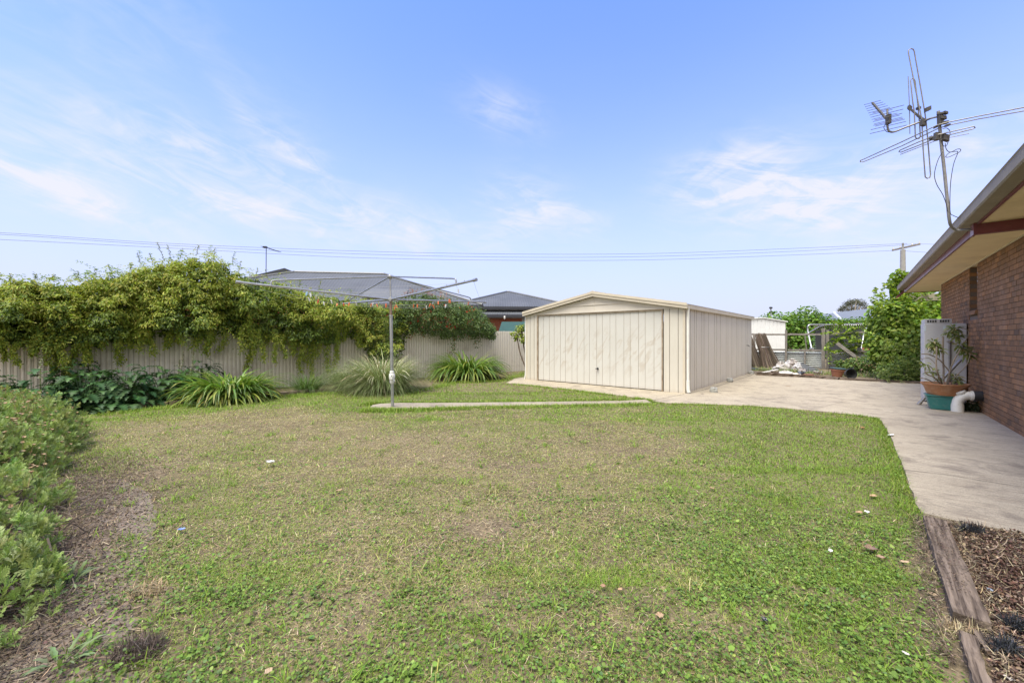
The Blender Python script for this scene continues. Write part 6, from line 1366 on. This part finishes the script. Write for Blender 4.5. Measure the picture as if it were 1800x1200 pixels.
brush(1338, 1374, 588, 646, .5, 'fanned brown brushwood bundle tied at its waist against the timber fence', 19.6, 1)
for k, (px, py, c_, lab) in enumerate([(1362, 657, (.20, .14, .10), 'rust brown rag of rubbish left of the white sheet'), (1408, 658, (.12, .14, .2), 'dark blue grey rag of rubbish right of the white sheet'), (1437, 657, (.5, .48, .45), 'pale crumpled scrap right of the dark slab')]):
    scrap('rubbish_scrap', px, py, .42, .34, c_, lab, 'rubbish', .06, .9)
brush(1322, 1340, 586, 645, .8, 'narrow brushwood bundle between the garage and the fanned bundle', 19.9, 1)
# crumpled white sacks
def crumple(name, px, py, rx, ry, rz, col, label, cat, rough=.6, seed=0):
    c = G(px, py, 0); mb = MB(); nu, nv = 16, 9; vs = []; fs = []
    rr = np.random.default_rng(seed)
    for i in range(nv + 1):
        for j in range(nu):
            a = 2 * math.pi * j / nu; b = math.pi * .5 * (1 - 1.15 * i / nv); k = 1 + rr.uniform(-.2, .22)
            vs.append(c + Vector((math.cos(a) * math.cos(b) * rx * k, math.sin(a) * math.cos(b) * ry * k, max(.0, math.sin(b)) * rz * (1 + rr.uniform(-.3, .25)) + .01)))
    for i in range(nv):
        for j in range(nu): fs.append((i * nu + j, i * nu + (j + 1) % nu, (i + 1) * nu + (j + 1) % nu, (i + 1) * nu + j))
    mb.add(vs, fs); return tag(mb.build(name, pm(name + '_mat', col, tuple(x * .72 for x in col), 6, rough, dirt=(.22, .18, .16), dscale=4, dlo=.45, dhi=.62, bmp=.6, bdist=.03)), label, cat)
W_ = (.56, .54, .52)
crumple('rubbish_sack', 1374, 652, .34, .3, .38, (.50, .47, .43), 'leftmost white sack in the junk pile, beside the plank', 'sack', seed=1)
crumple('rubbish_sack', 1392, 649, .34, .3, .46, W_, 'tallest white sack at the back of the junk pile', 'sack', seed=2)
crumple('rubbish_sack', 1404, 652, .26, .26, .34, (.55, .54, .53), 'greyish white sack on the right of the junk pile', 'sack', seed=3)
crumple('rubbish_sack', 1381, 660, .36, .2, .17, W_, 'flat white sheet spread at the front of the junk pile', 'sack', seed=4)
crumple('rubbish_sack', 1400, 661, .2, .15, .1, (.7, .66, .62), 'small cream scrap at the front right of the junk pile', 'sack', seed=5)
crumple('rubbish_sack', 1412, 655, .2, .16, .16, (.28, .27, .29), 'small grey sack between the white sacks and the dark slab', 'sack', seed=7)
mb = MB(); mb.rough(P(1341, 655, 16.3), P(1366, 649.5, 16.7), .1, .04, 8, .005); tag(mb.build('white_plank', pm('white_timber', (.6, .57, .52), (.45, .42, .38), 8, .8)), 'short whitish plank lying left of the white sacks', 'plank')
mb = MB(); q = G(1428, 655); mb.prism([q + Vector((-.42, -.1, .0)), q + Vector((.5, -.25, .0)), q + Vector((.35, .3, .05)), q + Vector((-.25, .35, .42))], (0, .05, .03)); tag(mb.build('slate_slab', pm('dark_slate', (.085, .088, .092), (.055, .057, .06), 6, .8, 0, .3, .01)), 'dark grey slab propped on bricks right of the white sacks', 'slab')
for k, (px, lab) in enumerate([(1414, 'left red brick in front of the dark slab'), (1424, 'right red brick in front of the dark slab')]):
    mb = MB(); q = G(px, 659, .04); mb.obox(q, (.115, .02, 0), (-.01, .055, 0), (0, 0, .038)); tag(mb.build('loose_brick', M_ebrick2 if False else pm('loose_red_brick', (.30, .15, .10), (.22, .11, .08), 9, .9), None, bevel=.006), lab, 'brick')
mb = MB(); q = G(1322, 650, .0); mb.prism([q + Vector((-.1, -.2, .02)), q + Vector((.75, -.35, .02)), q + Vector((.5, .15, .03)), q + Vector((-.1, .3, .12))], (0, 0, .03)); tag(mb.build('black_sheet', pm('black_sheeting', (.03, .03, .033), None, 6, .6)), 'black plastic sheeting on the ground behind the garage corner', 'sheeting')
# pots lying at the back
pq = G(1471, 662); tp_ = thing('terracotta_pot', pq, 'terracotta plant pot with a dark green inner tray on the back bed', 'pot')
mb = MB(); mb.lathe([(0, 0), (.15, 0), (.22, .26), (.24, .26), (.24, .30), (.21, .30), (.2, .2), (0, .18)], pq, 26, Vector((.05, -.08, 1))); mb.build('body', pm('faded_terracotta', (.38, .165, .105), (.32, .14, .09), 6, .7), tp_, True)
mb = MB(); mb.lathe([(0, .29), (.19, .29), (.25, .305), (.255, .335), (.24, .345), (.18, .31), (0, .31)], pq, 26, Vector((.05, -.08, 1))); mb.build('tray', pm('dark_green_tray', (.03, .055, .045), None, 6, .5), tp_, True)
bq = G(1495, 657, .19); bp_ = thing('black_pot', G(1495, 657), 'black plastic pot lying on its side next to the terracotta pot', 'pot')
axp = Vector((-.12, -1, .12)); mb = MB(); mb.lathe([(0, -.16), (.12, -.16), (.165, .0), (.185, .0), (.19, .035), (.165, .04), (.158, .0), (.11, -.13), (0, -.13)], bq, 28, axp); mb.build('body', pm('black_pot_plastic', (.022, .022, .024), (.03, .03, .03), 6, .4), bp_, True)
mb = MB(); mb.lathe([(.192, .02), (.198, .03), (.198, .045), (.192, .055), (.186, .04)], bq, 28, axp); mb.build('rim', pm('pot_rim', (.03, .03, .032), None, 6, .35), bp_, True)
# white shed, trampoline, far roof, chimney pole, pergola
sh = thing('white_garden_shed', P(1345, 640, 27) * 1, 'small white ribbed metal garden shed beyond the timber fence', 'shed')
M_wsh = pm('white_steel', (.84, .85, .86), (.78, .79, .8), 3, .45)
mb = MB(); a, b = P(1300, 640, 26.6), P(1381, 640, 27.2); du = Vector((b.x - a.x, b.y - a.y, 0)); Lw = du.length; du.normalize(); dn = Vector((du.y, -du.x, 0)); za, zp, zb = P(1310, 562, 26.7).z, P(1340, 559.2, 26.9).z, P(1381, 566, 27.2).z
ribbed(mb, Vector((a.x, a.y, 0)), du, dn, Lw, 0, zb, [.3 * (i + .6) for i in range(int(Lw / .3))], .04, .03, lambda x: zp - max(0, (x / Lw - .5)) * 2 * (zp - zb) - max(0, (.5 - x / Lw)) * 2 * (zp - za) - .04); mb.build('wall', M_wsh, sh)
mb = MB(); e = Vector((b.x, b.y, 0)); mb.prism([e, e - dn * 2.2, e - dn * 2.2 + Z * (zb - .04), e + Z * (zb - .04)], -du * .03); mb.build('end_wall', M_wsh, sh)
mb = MB(); m_ = Vector((a.x, a.y, 0)) + du * (Lw / 2); r0 = Vector((a.x, a.y, za)); r1 = Vector((m_.x, m_.y, zp)); r2 = Vector((b.x, b.y, zb)) + du * .1
for p, q in ((r0, r1), (r1, r2)): mb.prism([p + dn * .08, q + dn * .08, q + dn * .08 + Z * .06, p + dn * .08 + Z * .06], -dn * 2.4)
mb.build('roof', M_wsh, sh)
tr = thing('trampoline', P(1475, 640, 23.5), 'galvanised trampoline frame with dark net behind the timber fence', 'trampoline'); TY = 23.0
mb = MB(); fr = smooth_path([P(1427, 613, TY - .6), P(1424, 600, TY - .3), P(1420, 580, TY), P(1420.5, 573, TY), P(1426, 570.5, TY), P(1450, 570.5, TY), P(1490, 570, TY + .2), P(1528, 568.5, TY + .4)], 5); mb.tube(fr, .04, 8); mb.tube([P(1421, 585, TY), P(1440, 574, TY + .3), P(1452, 571, TY + .8)], .03, 8); mb.tube([P(1427, 613, TY - .6), Vector((P(1428, 620, TY).x, TY - .6, .0))], .04, 8)
mb.tube([P(1527, 569, TY + .4), P(1519, 583, TY), P(1514, 612, TY - .4), Vector((P(1514, 620, TY).x, TY - .4, 0))], .035, 8); mb.tube([P(1424, 612, TY - .6), P(1430, 613, TY - .6)], .05, 8); mb.build('frame', M_galv, tr, True)
mb = MB(); mb.prism([P(1434, 580, TY + .5), P(1516, 579, TY + .9), P(1514, 622, TY + .9), P(1432, 622, TY + .5)], (0, .02, 0)); mb.build('net', pm('dark_net', (.045, .05, .06), (.035, .04, .046), 8, .8), tr)
mb = MB()
for k in range(22):
    p = P(1433 + k * 4, 571.2, TY + .2 + k * .01); q = P(1433.5 + k * 4, 579.5, TY + .45 + k * .018); mb.tube([p, q], .02, 5)
mb.build('springs', M_galv, tr)
mb = MB()
for k in range(6): p = P(1428.5 + k * .4, 590 + k * 4.2, TY - .1); mb.tube([p + Vector((-.02, 0, 0)), p + Vector((.2, .1, -.01))], .025, 5)
mb.build('ladder_rungs', pm('green_plastic', (.12, .2, .12), None, 6, .6), tr)
fhs = thing('distant_house', P(1500, 594, 52) - Z * H, 'distant house with a blue grey metal hip roof behind the hedge', 'house')
M_bl = pm('blue_grey_roof', (.13, .148, .185), (.115, .132, .165), 1, .7, .0)
mb = MB(); z_e = P(1440, 565, 50).z; fe0, fe1 = P(1428, 563, 50), P(1660, 563, 50); ra, rb = P(1466, 549, 53), P(1560, 538, 56)
b0_, b1_ = fe0 + Vector((0, 9, 0)), fe1 + Vector((0, 9, 0)); mb.add([fe0, P(1480, 563, 50), P(1468, 549.5, 53), b0_], [(0, 1, 2), (0, 2, 3)]); mb.add([P(1480, 563, 50), fe1, P(1600, 536, 55), P(1545, 540, 55), P(1468, 549.5, 53)], [(0, 1, 2, 3, 4)]); mb.add([b0_, P(1468, 549.5, 53), P(1545, 540, 55), P(1600, 536, 55), b1_], [(0, 1, 2, 3, 4)]); mb.build('roof', M_bl, fhs)
mb = MB(); mb.tube([P(1465.5, 549, 52.9), P(1479, 562, 50)], .16, 6); mb.build('ridge_cap', pm('pale_ridge', (.5, .53, .58), None, 2, .4), fhs)
mb = MB(); mb.prism([Vector((fe0.x + .5, fe0.y + .5, 0)), Vector((fe1.x - .5, fe0.y + .5, 0)), Vector((fe1.x - .5, fe0.y + 8, 0)), Vector((fe0.x + .5, fe0.y + 8, 0))], (0, 0, z_e - .15)); mb.build('wall', M_redbrick, fhs)
fp_ = P(1355, 594, 34); mb = MB(); mb.tube([Vector((fp_.x, fp_.y, 0)), P(1355, 542, 34)], .055, 8); vp = thing('vent_pole', Vector((fp_.x, fp_.y, 0)), 'thin grey vent pole with a small cap above the creeper hedge', 'pole'); mb.build('pole', M_galv, vp)
mb = MB(); mb.lathe([(0, .16), (.13, .08), (.13, .0), (.05, -.03)], P(1355, 542, 34), 10); mb.tube([P(1352.5, 540, 34), P(1357.5, 540, 34)], .03, 6); mb.build('cap', M_dark, vp)
pg = thing('pergola', P(1620, 640, 16) - Z * P(1620, 640, 16).z, 'weathered timber pergola beam among the grape leaves at the house corner', 'pergola')
mb = MB(); mb.beam(P(1583, 524, 15.2), P(1672, 521, 15.6), .06, .26); mb.build('beam', pm('pergola_timber', (.34, .30, .23), (.27, .24, .18), 4, .9), pg)
mb = MB(); mb.beam(P(1640, 522, 15.55), P(1641, 516, 18), .06, .2); mb.build('rafter', M_wood_grey, pg)
for px in (1588, 1668):
    q = P(px, 530, 15.42); mb = MB(); mb.beam(Vector((q.x, q.y, 0)), q, .1, .1); mb.build('post', M_wood_grey, pg)
sc_p = thing('shade_screen', P(1665, 594, 16.6) - Z * H, 'dark green shade screen behind the pergola beside the house wall', 'screen')
mb = MB(); mb.prism([P(1640, 530, 16.8), P(1690, 530, 16.8), P(1690, 640, 16.8), P(1640, 640, 16.8)], (0, .03, 0)); mb.build('panel', pm('shade_cloth', (.02, .055, .045), None, 9, .8), sc_p)
# distant treeline so the horizon closes behind the fences
